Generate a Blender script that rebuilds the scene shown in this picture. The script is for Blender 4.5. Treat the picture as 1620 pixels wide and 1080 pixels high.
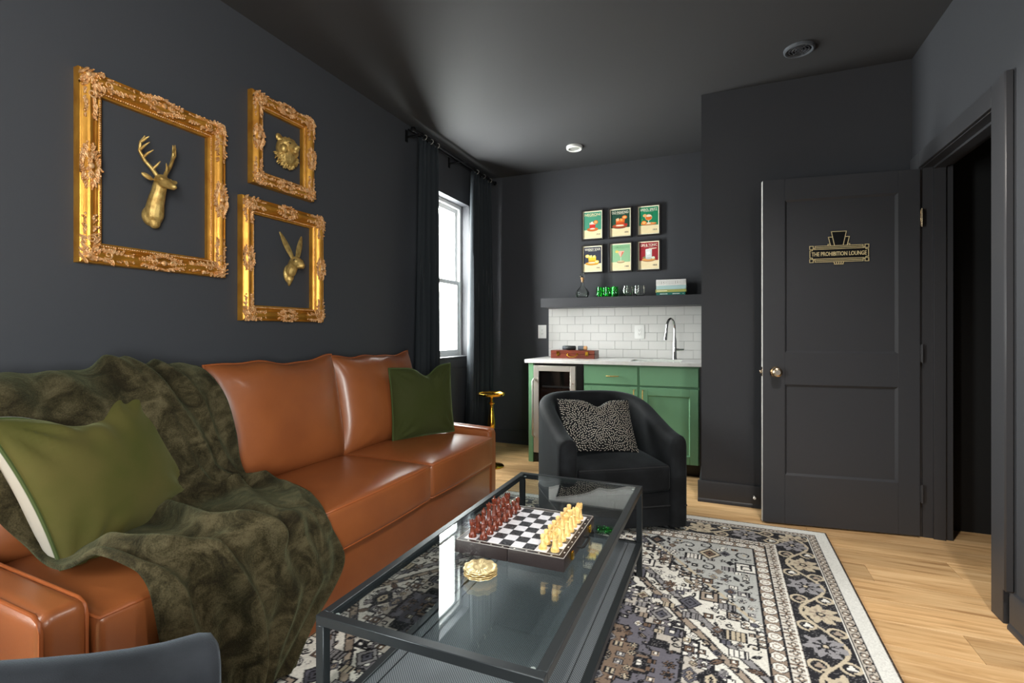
import bpy, bmesh, math, random
import numpy as np
from mathutils import Vector, Matrix

for o in list(bpy.data.objects):
    bpy.data.objects.remove(o)
scene = bpy.context.scene
COL = scene.collection
rnd = random.Random(7)
PI = math.pi

# ------------------------------------------------------------------ camera
cam_d = bpy.data.cameras.new('camera')
cam = bpy.data.objects.new('camera', cam_d)
COL.objects.link(cam)
cam.location = (0, 0, 1.135)
cam.rotation_euler = (PI / 2, 0, math.atan(330 / 788.0))
cam_d.sensor_width = 36.0
cam_d.lens = 36.0 * 788.0 / 1620.0
cam_d.shift_y = -14.0 / 1620.0
cam_d.clip_start = 0.02
scene.camera = cam

# ------------------------------------------------------------------ world, light, exposure
world = bpy.data.worlds.new('daylight')
scene.world = world
world.use_nodes = True
bgn = world.node_tree.nodes['Background']
bgn.inputs[0].default_value = (1.0, 0.99, 0.975, 1)
bgn.inputs[1].default_value = 35.0
vs = scene.view_settings
vs.view_transform = 'Standard'
vs.look = 'None'
vs.exposure = 0.5
vs.gamma = 1.0
vs.use_curve_mapping = False

# room numbers (metres); the camera stands at x=0, y=0
XL, XR, YB, YF, ZC = -2.23, 1.035, 4.72, -2.30, 2.74
YBUMP, XBUMP = 3.60, -0.12
WIN = [(3.45, 4.26, 0.90, 2.35), (-1.15, -0.25, 0.55, 2.35)]       # windows in the left wall (y0,y1,z0,z1)
RWIN = (-1.95, -0.65, 0.60, 2.20)                                  # added window in the right wall, behind the camera, to brighten the left wall


def portal(name, loc, rot, sx, sy):
    l = bpy.data.lights.new(name, 'AREA')
    l.shape = 'RECTANGLE'
    l.size, l.size_y = sx, sy
    l.cycles.is_portal = True
    o = bpy.data.objects.new(name, l)
    COL.objects.link(o)
    o.location = loc
    o.rotation_euler = rot


for (a, b, c0, d0) in WIN:
    portal('window_daylight', (XL - 0.13, (a + b) / 2, (c0 + d0) / 2), (0, -PI / 2, 0), d0 - c0, b - a)
portal('window_daylight', (XR + .12, (RWIN[0] + RWIN[1]) / 2, (RWIN[2] + RWIN[3]) / 2), (0, PI / 2, 0), RWIN[3] - RWIN[2], RWIN[1] - RWIN[0])


# ------------------------------------------------------------------ helpers: materials
def lin(v):
    v /= 255.0
    return v / 12.92 if v <= 0.04045 else ((v + 0.055) / 1.055) ** 2.4


def C(r, g, b):
    return (lin(r), lin(g), lin(b), 1.0)


MATS = {}


def mat(name, col=(128, 128, 128), rough=0.5, metal=0.0, spec=0.5, sheen=0.0, sheen_tint=None, sheen_rough=0.3, coat=0.0,
        bump=None, vary=None, trans=0.0, ior=1.45, emis=None, emis_s=0.0, randcol=None, attr=None):
    """bump=(scale,strength,distance,detail); vary=(scale,col2,lo,hi) mixes a second colour by noise."""
    m = bpy.data.materials.new(name)
    m.use_nodes = True
    nt = m.node_tree
    b = nt.nodes['Principled BSDF']
    b.inputs['Base Color'].default_value = C(*col)
    b.inputs['Roughness'].default_value = rough
    b.inputs['Metallic'].default_value = metal
    b.inputs['Specular IOR Level'].default_value = spec
    b.inputs['IOR'].default_value = ior
    if sheen:
        b.inputs['Sheen Weight'].default_value = sheen
        b.inputs['Sheen Roughness'].default_value = sheen_rough
        if sheen_tint:
            b.inputs['Sheen Tint'].default_value = C(*sheen_tint)
    if coat:
        b.inputs['Coat Weight'].default_value = coat
        b.inputs['Coat Roughness'].default_value = 0.24
    if trans:
        b.inputs['Transmission Weight'].default_value = trans
    if emis:
        b.inputs['Emission Color'].default_value = C(*emis)
        b.inputs['Emission Strength'].default_value = emis_s
    tc = nt.nodes.new('ShaderNodeTexCoord')
    src = None
    if attr:
        a = nt.nodes.new('ShaderNodeAttribute')
        a.attribute_name = attr
        src = a.outputs['Color']
    if vary:
        sc, c2, lo, hi = vary
        n = nt.nodes.new('ShaderNodeTexNoise')
        n.inputs['Scale'].default_value = sc
        n.inputs['Detail'].default_value = 5
        nt.links.new(tc.outputs['Object'], n.inputs['Vector'])
        r = nt.nodes.new('ShaderNodeMapRange')
        r.inputs['From Min'].default_value = lo
        r.inputs['From Max'].default_value = hi
        nt.links.new(n.outputs['Fac'], r.inputs['Value'])
        mx = nt.nodes.new('ShaderNodeMix')
        mx.data_type = 'RGBA'
        nt.links.new(r.outputs['Result'], mx.inputs['Factor'])
        mx.inputs['A'].default_value = C(*col)
        mx.inputs['B'].default_value = C(*c2)
        src = mx.outputs['Result']
    if src:
        nt.links.new(src, b.inputs['Base Color'])
    if bump:
        sc, st, di, de = bump
        n = nt.nodes.new('ShaderNodeTexNoise')
        n.inputs['Scale'].default_value = sc
        n.inputs['Detail'].default_value = de
        nt.links.new(tc.outputs['Object'], n.inputs['Vector'])
        bp = nt.nodes.new('ShaderNodeBump')
        bp.inputs['Strength'].default_value = st
        bp.inputs['Distance'].default_value = di
        nt.links.new(n.outputs['Fac'], bp.inputs['Height'])
        nt.links.new(bp.outputs['Normal'], b.inputs['Normal'])
    MATS[name] = m
    return m


def clear_glass(name, tint=(245, 252, 250), gain=1.0):
    """thin sheet glass: light passes, the outer faces mirror by Fresnel"""
    m = bpy.data.materials.new(name)
    m.use_nodes = True
    nt = m.node_tree
    nt.nodes.clear()
    out = nt.nodes.new('ShaderNodeOutputMaterial')
    tr = nt.nodes.new('ShaderNodeBsdfTransparent')
    tr.inputs[0].default_value = C(*tint)
    gl = nt.nodes.new('ShaderNodeBsdfGlossy')
    gl.inputs['Roughness'].default_value = 0.0
    fr = nt.nodes.new('ShaderNodeFresnel')
    fr.inputs['IOR'].default_value = 1.52
    ge = nt.nodes.new('ShaderNodeNewGeometry')
    inv = nt.nodes.new('ShaderNodeMath')
    inv.operation = 'SUBTRACT'
    inv.inputs[0].default_value = gain
    nt.links.new(ge.outputs['Backfacing'], inv.inputs[1])
    mu = nt.nodes.new('ShaderNodeMath')
    mu.operation = 'MULTIPLY'
    mu.use_clamp = True
    nt.links.new(fr.outputs[0], mu.inputs[0])
    nt.links.new(inv.outputs[0], mu.inputs[1])
    mx = nt.nodes.new('ShaderNodeMixShader')
    nt.links.new(mu.outputs[0], mx.inputs[0])
    nt.links.new(tr.outputs[0], mx.inputs[1])
    nt.links.new(gl.outputs[0], mx.inputs[2])
    nt.links.new(mx.outputs[0], out.inputs[0])
    MATS[name] = m
    return m


# ------------------------------------------------------------------ helpers: meshes
class MB:
    """collects vertices and faces of ONE mesh"""

    def __init__(s):
        s.v, s.f, s.mi, s.col = [], [], [], None

    def add(s, vs_, fs, mi=0):
        o = len(s.v)
        s.v += [tuple(p) for p in vs_]
        s.f += [tuple(i + o for i in f) for f in fs]
        s.mi += [mi] * len(fs)
        return s

    def box(s, x0, x1, y0, y1, z0, z1, mi=0):
        return s.add([(x0, y0, z0), (x1, y0, z0), (x1, y1, z0), (x0, y1, z0), (x0, y0, z1), (x1, y0, z1), (x1, y1, z1), (x0, y1, z1)],
                     [(0, 3, 2, 1), (4, 5, 6, 7), (0, 1, 5, 4), (1, 2, 6, 5), (2, 3, 7, 6), (3, 0, 4, 7)], mi)

    def bbox(s, x0, x1, y0, y1, z0, z1, b=0.003, seg=1, mi=0):
        bm = bmesh.new()
        bmesh.ops.create_cube(bm, size=1)
        for v in bm.verts:
            v.co = ((x0 + x1) / 2 + v.co.x * (x1 - x0), (y0 + y1) / 2 + v.co.y * (y1 - y0), (z0 + z1) / 2 + v.co.z * (z1 - z0))
        bmesh.ops.bevel(bm, geom=list(bm.edges), offset=b, segments=seg, profile=0.6, affect='EDGES')
        return s.from_bm(bm, mi)

    def from_bm(s, bm, mi=0):
        bm.verts.index_update()
        s.add([v.co[:] for v in bm.verts], [[v.index for v in f.verts] for f in bm.faces], mi)
        bm.free()
        return s

    def rbox(s, x0, x1, y0, y1, z0, z1, r=0.02, n=6, k=4, fn=None, mi=0):
        """soft box with rounded edges; fn(x,y,z)->(x,y,z) may crown or bend it"""
        lo, hi = np.array([x0, y0, z0]), np.array([x1, y1, z1])

        def axis(a, b):
            rr = min(r, (b - a) / 2 - 1e-5)
            e = [rr * (1 - math.cos(PI / 2 * i / k) * 1.0) for i in range(k + 1)]
            e = [rr * i / k for i in range(k + 1)]
            mid = [a + rr + (b - a - 2 * rr) * i / n for i in range(1, n)]
            return [a + t for t in e] + mid + [b - t for t in reversed(e)]
        ax = [axis(lo[i], hi[i]) for i in range(3)]
        rr = np.minimum(r, (hi - lo) / 2 - 1e-5)
        idx = {}
        V, F = [], []

        def pt(i, j, kk):
            key = (i, j, kk)
            if key in idx:
                return idx[key]
            p = np.array([ax[0][i], ax[1][j], ax[2][kk]])
            c = np.clip(p, lo + rr, hi - rr)
            d = (p - c) / rr
            L = np.linalg.norm(d)
            if L > 1e-9:
                p = c + d / L * rr
            if fn:
                p = fn(*p)
            idx[key] = len(V)
            V.append(tuple(p))
            return idx[key]
        N = [len(a) - 1 for a in ax]
        for d in range(3):
            e, g = (d + 1) % 3, (d + 2) % 3
            for side in (0, N[d]):
                for i in range(N[e]):
                    for j in range(N[g]):
                        q = []
                        for (a, b) in ((i, j), (i + 1, j), (i + 1, j + 1), (i, j + 1)):
                            t = [0, 0, 0]
                            t[d], t[e], t[g] = side, a, b
                            q.append(pt(*t))
                        F.append(tuple(q if side else reversed(q)))
        return s.add(V, F, mi)

    def tube(s, pts, r, n=8, closed=False, caps=True, mi=0):
        P = [Vector(p) for p in pts]
        m = len(P)
        R = r if isinstance(r, (list, tuple)) else [r] * m
        T = []
        for i in range(m):
            a = P[(i - 1) % m] if (closed or i > 0) else P[i]
            b = P[(i + 1) % m] if (closed or i < m - 1) else P[i]
            t = (b - a)
            T.append(t.normalized() if t.length > 1e-9 else Vector((0, 0, 1)))
        up = Vector((0, 0, 1)) if abs(T[0].z) < 0.9 else Vector((1, 0, 0))
        nrm = (up - T[0] * up.dot(T[0])).normalized()
        V, F = [], []
        for i in range(m):
            nrm = (nrm - T[i] * nrm.dot(T[i]))
            if nrm.length < 1e-6:
                nrm = T[i].orthogonal()
            nrm.normalize()
            bn = T[i].cross(nrm)
            for j in range(n):
                a = 2 * PI * j / n
                V.append(P[i] + (nrm * math.cos(a) + bn * math.sin(a)) * R[i])
        for i in range(m if closed else m - 1):
            for j in range(n):
                a, b = i * n + j, i * n + (j + 1) % n
                c2, d = ((i + 1) % m) * n + (j + 1) % n, ((i + 1) % m) * n + j
                F.append((a, b, c2, d))
        if caps and not closed:
            F.append(tuple(reversed(range(n))))
            F.append(tuple(range((m - 1) * n, m * n)))
        return s.add(V, F, mi)

    def lathe(s, prof, n=16, c=(0, 0, 0), axis='z', mi=0, wob=None):
        V, F = [], []
        m = len(prof)
        for i, (r, z) in enumerate(prof):
            for j in range(n):
                a = 2 * PI * j / n
                rr = max(r, 1e-5) * (wob(a, i) if wob else 1)
                p = (rr * math.cos(a), rr * math.sin(a), z)
                if axis == 'x':
                    p = (p[2], p[0], p[1])
                elif axis == 'y':
                    p = (p[1], p[2], p[0])
                V.append((p[0] + c[0], p[1] + c[1], p[2] + c[2]))
        for i in range(m - 1):
            for j in range(n):
                F.append((i * n + j, i * n + (j + 1) % n, (i + 1) * n + (j + 1) % n, (i + 1) * n + j))
        F.append(tuple(reversed(range(n))))
        F.append(tuple(range((m - 1) * n, m * n)))
        return s.add(V, F, mi)

    def ell(s, c, rad, rot=None, n=8, m=6, mi=0):
        V, F = [], []
        for i in range(m + 1):
            t = PI * i / m
            for j in range(n):
                a = 2 * PI * j / n
                p = Vector((rad[0] * math.sin(t) * math.cos(a), rad[1] * math.sin(t) * math.sin(a), rad[2] * math.cos(t)))
                if rot:
                    p = rot @ p
                V.append((p.x + c[0], p.y + c[1], p.z + c[2]))
        for i in range(m):
            for j in range(n):
                F.append((i * n + j, (i + 1) * n + j, (i + 1) * n + (j + 1) % n, i * n + (j + 1) % n))
        return s.add(V, F, mi)

    def prism(s, poly, axis, a, b, mi=0):
        """extrude a 2-D polygon between a and b along an axis ('x': poly is (y,z); 'y': (x,z); 'z': (x,y))"""
        def put(p, d):
            return {'x': (d, p[0], p[1]), 'y': (p[0], d, p[1]), 'z': (p[0], p[1], d)}[axis]
        n = len(poly)
        V = [put(p, a) for p in poly] + [put(p, b) for p in poly]
        F = [tuple(reversed(range(n))), tuple(range(n, 2 * n))] + [(i, (i + 1) % n, n + (i + 1) % n, n + i) for i in range(n)]
        return s.add(V, F, mi)

    def grid(s, P, mi=0, flip=False):
        h, w = len(P), len(P[0])
        V = [p for row in P for p in row]
        F = []
        for i in range(h - 1):
            for j in range(w - 1):
                q = (i * w + j, i * w + j + 1, (i + 1) * w + j + 1, (i + 1) * w + j)
                F.append(tuple(reversed(q)) if flip else q)
        return s.add(V, F, mi)

    def xf(s, M):
        s.v = [tuple(M @ Vector(p)) for p in s.v]
        return s

    def mesh(s, name, m, smooth=40, fix=True):
        me = bpy.data.meshes.new(name)
        me.from_pydata(s.v, [], s.f)
        ms = m if isinstance(m, (list, tuple)) else [m]
        for x in ms:
            me.materials.append(MATS[x] if isinstance(x, str) else x)
        if len(ms) > 1:
            me.polygons.foreach_set('material_index', s.mi)
        if fix:
            bm = bmesh.new()
            bm.from_mesh(me)
            bmesh.ops.recalc_face_normals(bm, faces=list(bm.faces))
            bm.to_mesh(me)
            bm.free()
        if smooth:
            me.shade_smooth()
            me.set_sharp_from_angle(angle=math.radians(smooth))
        me.update()
        return me

    def build(s, name, m, parent=None, smooth=40, fix=True, world=False):
        if world and parent is not None:
            M = parent.matrix_basis.inverted()
            s.xf(M)
        o = bpy.data.objects.new(name, s.mesh(name, m, smooth, fix))
        COL.objects.link(o)
        if parent is not None:
            o.parent = parent
        return o


def tag(o, label, cat, group=None, kind=None):
    o['label'] = label
    if cat:
        o['category'] = cat
    if group:
        o['group'] = group
    if kind:
        o['kind'] = kind
    return o


def thing(name, label, cat, loc=(0, 0, 0), rotz=0.0, group=None, rot=None):
    o = bpy.data.objects.new(name, None)
    COL.objects.link(o)
    o.empty_display_size = 0.05
    o.location = loc
    o.rotation_euler = rot if rot else (0, 0, rotz)
    return tag(o, label, cat, group)


def struct(name, mb, m, label=None, parent=None, smooth=40):
    o = mb.build(name, m, parent, smooth)
    if parent is None:
        o['kind'] = 'structure'
        if label:
            o['label'] = label
    return o


def place(name, me, parent, loc=(0, 0, 0), rot=(0, 0, 0), scale=(1, 1, 1)):
    o = bpy.data.objects.new(name, me)
    COL.objects.link(o)
    o.parent = parent
    o.location, o.rotation_euler, o.scale = loc, rot, scale
    return o


def text_mb(body, width=None, height=0.05, bold=0.014, depth=0.0006):
    """lettering as a flat mesh in the local x-z plane, facing -y, centred on the origin"""
    cu = bpy.data.curves.new('lettering', 'FONT')
    cu.body = body
    cu.align_x = 'CENTER'
    cu.align_y = 'CENTER'
    cu.size = 1
    cu.extrude = 0.01
    cu.resolution_u = 3
    cu.offset = bold
    o = bpy.data.objects.new('lettering', cu)
    COL.objects.link(o)
    dg = bpy.context.evaluated_depsgraph_get()
    me = bpy.data.meshes.new_from_object(o.evaluated_get(dg))
    V = np.array([v.co[:] for v in me.vertices])
    F = [tuple(p.vertices) for p in me.polygons]
    bpy.data.objects.remove(o)
    bpy.data.curves.remove(cu)
    bpy.data.meshes.remove(me)
    c = (V.max(0) + V.min(0)) / 2
    sz = V.max(0) - V.min(0)
    sy = height / sz[1]
    sx = width / sz[0] if width else sy
    mb = MB()
    mb.add([((p[0] - c[0]) * sx, -(p[2] - c[2]) / 0.02 * depth, (p[1] - c[1]) * sy) for p in V], F)
    return mb


def remeshed(mb, voxel, smooth_it=4, name='body'):
    """fuse overlapping blobs of one body into a single continuous skin"""
    me = mb.mesh('tmp', [MATS['brass']], 0)
    o = bpy.data.objects.new('tmp', me)
    COL.objects.link(o)
    md = o.modifiers.new('r', 'REMESH')
    md.mode = 'VOXEL'
    md.voxel_size = voxel
    if smooth_it:
        ms = o.modifiers.new('s', 'SMOOTH')
        ms.factor = 0.5
        ms.iterations = smooth_it
    dg = bpy.context.evaluated_depsgraph_get()
    out = bpy.data.meshes.new_from_object(o.evaluated_get(dg))
    bpy.data.objects.remove(o)
    bpy.data.meshes.remove(me)
    out.shade_smooth()
    out.name = name
    return out


# ------------------------------------------------------------------ materials
mat('wall_paint', (61, 62, 66), 0.55, spec=0.35, bump=(260, 0.10, 0.002, 2))
mat('ceiling_paint', (64, 64, 66), 0.62, spec=0.3, bump=(200, 0.08, 0.002, 2))
mat('trim_paint', (58, 58, 61), 0.4, spec=0.4, bump=(180, 0.05, 0.001, 2))
mat('door_paint', (63, 64, 68), 0.42, spec=0.4, bump=(300, 0.06, 0.001, 2))
mat('hall_shade_black', (16, 16, 17), 0.8)  # black stands in for the lack of light in the hall
mat('leather', (146, 83, 44), 0.34, spec=0.5, coat=0.28, vary=(3.0, (126, 69, 37), 0.35, 0.7), bump=(420, 0.22, 0.0015, 3))
mat('leather_piping', (150, 80, 40), 0.38, bump=(420, 0.2, 0.001, 2))
mat('olive_velvet', (80, 74, 38), 0.8, spec=0.1, sheen=0.6, sheen_tint=(145, 150, 112), sheen_rough=0.4,
    vary=(5, (64, 66, 28), 0.4, 0.7), bump=(600, 0.25, 0.002, 3))
mat('dark_olive_velvet', (56, 60, 32), 0.8, spec=0.1, sheen=0.55, sheen_tint=(130, 145, 105), sheen_rough=0.4,
    vary=(5, (52, 58, 26), 0.4, 0.7), bump=(600, 0.25, 0.002, 3))
mat('olive_piping', (58, 70, 28), 0.8, sheen=0.4)
mat('cream_linen', (200, 191, 178), 0.9, bump=(700, 0.3, 0.001, 2))
mat('cream_back', (172, 164, 152), 0.9, bump=(700, 0.3, 0.001, 2))
mat('pink_linen', (190, 160, 140), 0.9, bump=(700, 0.3, 0.001, 2))
mat('black_velvet', (20, 21, 23), 0.75, spec=0.15, sheen=0.4, sheen_tint=(116, 124, 128), sheen_rough=0.35,
    vary=(7, (32, 34, 37), 0.45, 0.7), bump=(500, 0.3, 0.002, 3))
mat('black_velvet_lit', (32, 34, 38), 0.75, spec=0.15, sheen=0.6, sheen_tint=(150, 160, 170), sheen_rough=0.35,
    vary=(7, (46, 49, 54), 0.45, 0.7), bump=(500, 0.3, 0.002, 3))  # the black velvet again, lighter to carry the light falling on it
mat('curtain_cloth', (36, 40, 44), 0.75, spec=0.25, sheen=0.3, sheen_tint=(120, 130, 135), bump=(400, 0.2, 0.001, 2))
mat('black_metal', (50, 54, 57), 0.36, metal=0.5)
mat('rod_black', (20, 20, 22), 0.4, metal=0.5)
mat('gold', (206, 148, 58), 0.36, metal=0.62, vary=(14, (168, 108, 34), 0.35, 0.7), bump=(220, 0.25, 0.002, 4))
mat('gold_pale', (222, 176, 128), 0.48, metal=0.4, vary=(60, (190, 128, 64), 0.4, 0.65), bump=(300, 0.4, 0.002, 4))
mat('brass', (208, 176, 108), 0.38, metal=0.6, vary=(40, (156, 120, 60), 0.4, 0.7), bump=(350, 0.5, 0.003, 4))
mat('brass_bright', (220, 170, 60), 0.16, metal=1.0)
mat('coaster_gold', (224, 202, 150), 0.4, metal=0.75)
mat('steel', (206, 200, 192), 0.4, metal=0.7)
mat('chrome', (205, 203, 200), 0.1, metal=1.0)
mat('nickel', (200, 178, 150), 0.24, metal=1.0)
mat('dark_glass', (12, 11, 11), 0.06, spec=0.6)
mat('fridge_black', (20, 19, 19), 0.4)
mat('green_paint', (110, 156, 120), 0.45, spec=0.4)
mat('quartz', (222, 220, 217), 0.22, vary=(30, (214, 212, 209), 0.45, 0.7))
mat('tile_white', (216, 214, 211), 0.18)
mat('grout', (150, 148, 145), 0.9)
mat('plastic_white', (236, 235, 232), 0.35)
mat('slot_dark', (40, 40, 40), 0.6)
mat('mahogany', (112, 48, 30), 0.35, vary=(12, (92, 36, 22), 0.4, 0.7))
mat('mahogany_side', (176, 92, 62), 0.4)
mat('poster_frame', (34, 28, 26), 0.5)
mat('cream_paper', (250, 230, 184), 0.7)
mat('cream_edge', (255, 246, 216), 0.7)
mat('pane_white', (225, 226, 226), 0.35)
mat('chess_red', (106, 44, 25), 0.22, coat=0.4, vary=(60, (78, 30, 17), 0.4, 0.7))
mat('chess_box', (236, 200, 132), 0.3, coat=0.3, vary=(60, (214, 160, 80), 0.4, 0.7))
mat('leatherette', (38, 30, 30), 0.35, bump=(260, 0.5, 0.002, 3))
mat('board_black', (52, 53, 56), 0.22, vary=(180, (78, 79, 83), 0.4, 0.65))
mat('board_white', (226, 226, 232), 0.25, vary=(90, (208, 208, 218), 0.4, 0.7))
mat('stitch_white', (210, 205, 198), 0.6)
mat('ball_olive', (104, 106, 36), 0.45)
mat('rubber', (18, 18, 18), 0.7)
mat('sign_black', (14, 14, 15), 0.4)
mat('sign_gold', (226, 208, 160), 0.5)
mat('black_leather', (20, 20, 21), 0.4)
mat('grey_leather', (86, 90, 96), 0.4)
mat('cork', (200, 150, 100), 0.7)
mat('light_lens', (150, 150, 146), 0.4)
clear_glass('sheet_glass', (246, 251, 251), 1.35)
clear_glass('window_glass', (250, 253, 252), 1.0)
mat('clear_glass', (250, 252, 250), 0.0, trans=1.0, ior=1.45)
mat('green_glass', (110, 245, 140), 0.0, trans=1.0, ior=1.45)


def wood_floor():
    m = bpy.data.materials.new('oak_plank')
    m.use_nodes = True
    nt = m.node_tree
    b = nt.nodes['Principled BSDF']
    b.inputs['Roughness'].default_value = 0.42
    b.inputs['Specular IOR Level'].default_value = 0.4
    tc = nt.nodes.new('ShaderNodeTexCoord')
    oi = nt.nodes.new('ShaderNodeObjectInfo')
    off = nt.nodes.new('ShaderNodeVectorMath')
    off.operation = 'MULTIPLY_ADD'
    nt.links.new(oi.outputs['Random'], off.inputs[0])
    off.inputs[1].default_value = (37.0, 19.0, 11.0)
    nt.links.new(tc.outputs['Object'], off.inputs[2])
    mp = nt.nodes.new('ShaderNodeMapping')
    mp.inputs['Scale'].default_value = (1.6, 22.0, 10.0)
    nt.links.new(off.outputs[0], mp.inputs['Vector'])
    n1 = nt.nodes.new('ShaderNodeTexNoise')
    n1.inputs['Scale'].default_value = 1.6
    n1.inputs['Detail'].default_value = 9
    n1.inputs['Roughness'].default_value = 0.62
    n1.inputs['Distortion'].default_value = 0.8
    nt.links.new(mp.outputs[0], n1.inputs['Vector'])
    mp2 = nt.nodes.new('ShaderNodeMapping')
    mp2.inputs['Scale'].default_value = (0.9, 5.0, 4.0)
    nt.links.new(off.outputs[0], mp2.inputs['Vector'])
    n2 = nt.nodes.new('ShaderNodeTexNoise')
    n2.inputs['Scale'].default_value = 1.4
    n2.inputs['Detail'].default_value = 3
    nt.links.new(mp2.outputs[0], n2.inputs['Vector'])
    ramp = nt.nodes.new('ShaderNodeValToRGB')
    ramp.color_ramp.elements[0].position = 0.28
    ramp.color_ramp.elements[0].color = C(160, 118, 76)
    ramp.color_ramp.elements[1].position = 0.62
    ramp.color_ramp.elements[1].color = C(226, 188, 140)
    e = ramp.color_ramp.elements.new(0.45)
    e.color = C(208, 166, 116)
    nt.links.new(n1.outputs['Fac'], ramp.inputs[0])
    hs = nt.nodes.new('ShaderNodeHueSaturation')
    mr = nt.nodes.new('ShaderNodeMapRange')
    mr.inputs['To Min'].default_value = 0.84
    mr.inputs['To Max'].default_value = 1.12
    nt.links.new(oi.outputs['Random'], mr.inputs[0])
    m2 = nt.nodes.new('ShaderNodeMapRange')
    m2.inputs['From Min'].default_value = 0.3
    m2.inputs['From Max'].default_value = 0.7
    m2.inputs['To Min'].default_value = 0.85
    m2.inputs['To Max'].default_value = 1.08
    nt.links.new(n2.outputs['Fac'], m2.inputs[0])
    mm = nt.nodes.new('ShaderNodeMath')
    mm.operation = 'MULTIPLY'
    nt.links.new(mr.outputs[0], mm.inputs[0])
    nt.links.new(m2.outputs[0], mm.inputs[1])
    nt.links.new(mm.outputs[0], hs.inputs['Value'])
    nt.links.new(ramp.outputs[0], hs.inputs['Color'])
    nt.links.new(hs.outputs[0], b.inputs['Base Color'])
    bp = nt.nodes.new('ShaderNodeBump')
    bp.inputs['Strength'].default_value = 0.15
    bp.inputs['Distance'].default_value = 0.002
    nt.links.new(n1.outputs['Fac'], bp.inputs['Height'])
    nt.links.new(bp.outputs[0], b.inputs['Normal'])
    MATS['oak_plank'] = m


wood_floor()


def perforated():
    m = mat('perforated_metal', (70, 74, 78), 0.45, metal=0.5)
    nt = m.node_tree
    b = nt.nodes['Principled BSDF']
    tc = nt.nodes.new('ShaderNodeTexCoord')
    mp = nt.nodes.new('ShaderNodeMapping')
    mp.inputs['Rotation'].default_value = (0, 0, PI / 4)
    mp.inputs['Scale'].default_value = (170, 170, 170)
    nt.links.new(tc.outputs['Object'], mp.inputs[0])
    vo = nt.nodes.new('ShaderNodeTexVoronoi')
    vo.inputs['Randomness'].default_value = 0.0
    vo.inputs['Scale'].default_value = 1.0
    vo.voronoi_dimensions = '2D'
    nt.links.new(mp.outputs[0], vo.inputs['Vector'])
    lt = nt.nodes.new('ShaderNodeMath')
    lt.operation = 'LESS_THAN'
    lt.inputs[1].default_value = 0.3
    nt.links.new(vo.outputs['Distance'], lt.inputs[0])
    mx = nt.nodes.new('ShaderNodeMix')
    mx.data_type = 'RGBA'
    mx.inputs['A'].default_value = C(124, 130, 136)
    mx.inputs['B'].default_value = C(44, 47, 50)
    nt.links.new(lt.outputs[0], mx.inputs['Factor'])
    nt.links.new(mx.outputs['Result'], b.inputs['Base Color'])


perforated()


def fur():
    m = mat('throw_fur', (42, 37, 25), 0.9, spec=0.1, sheen=0.55, sheen_tint=(118, 124, 96), sheen_rough=0.45)
    nt = m.node_tree
    b = nt.nodes['Principled BSDF']
    tc = nt.nodes.new('ShaderNodeTexCoord')
    n1 = nt.nodes.new('ShaderNodeTexNoise')
    n1.inputs['Scale'].default_value = 11
    n1.inputs['Detail'].default_value = 6
    n1.inputs['Roughness'].default_value = .68
    n1.inputs['Distortion'].default_value = 1.1
    nt.links.new(tc.outputs['Object'], n1.inputs['Vector'])
    n2 = nt.nodes.new('ShaderNodeTexNoise')
    n2.inputs['Scale'].default_value = 260
    n2.inputs['Detail'].default_value = 3
    nt.links.new(tc.outputs['Object'], n2.inputs['Vector'])
    ad = nt.nodes.new('ShaderNodeMath')
    ad.operation = 'MULTIPLY_ADD'
    nt.links.new(n2.outputs['Fac'], ad.inputs[0])
    ad.inputs[1].default_value = .30
    nt.links.new(n1.outputs['Fac'], ad.inputs[2])
    r = nt.nodes.new('ShaderNodeValToRGB')
    r.color_ramp.elements[0].position = .52
    r.color_ramp.elements[0].color = C(30, 25, 16)
    r.color_ramp.elements[1].position = .80
    r.color_ramp.elements[1].color = C(78, 70, 50)
    e = r.color_ramp.elements.new(.65)
    e.color = C(52, 46, 30)
    nt.links.new(ad.outputs[0], r.inputs[0])
    nt.links.new(r.outputs[0], b.inputs['Base Color'])
    bp = nt.nodes.new('ShaderNodeBump')
    bp.inputs['Strength'].default_value = .8
    bp.inputs['Distance'].default_value = .008
    nt.links.new(ad.outputs[0], bp.inputs['Height'])
    nt.links.new(bp.outputs[0], b.inputs['Normal'])


fur()

# ================================================================== the room
# floor: subfloor + planks
floor = struct('floor', MB().box(XL - .15, 2.6, YF - .15, YB + .1, -0.10, -0.014), 'slot_dark', 'light oak plank floor of the lounge')
PW = 0.18
plank_mesh = {}


def plank_of(L):
    L = round(L, 2)
    if L not in plank_mesh:
        mb = MB().bbox(0, L - .0012, 0, PW - .0012, -0.014, 0.0, 0.0012)
        plank_mesh[L] = mb.mesh('plank', 'oak_plank', 0)
    return plank_mesh[L]


row = 0
y = YB - PW
while y > YF - PW:
    x = XL
    xe = 2.5 if 2.3 < y < 3.6 else XR + .10
    first = 0.25 + 0.19 * ((row * 5) % 7)
    while x < xe - 0.01:
        L = min(first if x == XL else 1.22, xe - x)
        place('plank', plank_of(L), floor, (x, y, 0))
        x += round(L, 2)
    row += 1
    y -= PW

struct('ceiling', MB().box(XL - .15, 2.6, YF - .15, YB + .15, ZC, ZC + .1), 'ceiling_paint', 'dark charcoal painted ceiling')


def wall_with_openings(mb, lo, hi, z0, z1, ops, put):
    """put(a,b,c,d): adds the wall block spanning a..b along the wall and c..d in height"""
    cur = lo
    for (a, b, c, d) in sorted(ops):
        put(cur, a, z0, z1)
        if c > z0:
            put(a, b, z0, c)
        put(a, b, d, z1)
        cur = b
    put(cur, hi, z0, z1)
    return mb


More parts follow.
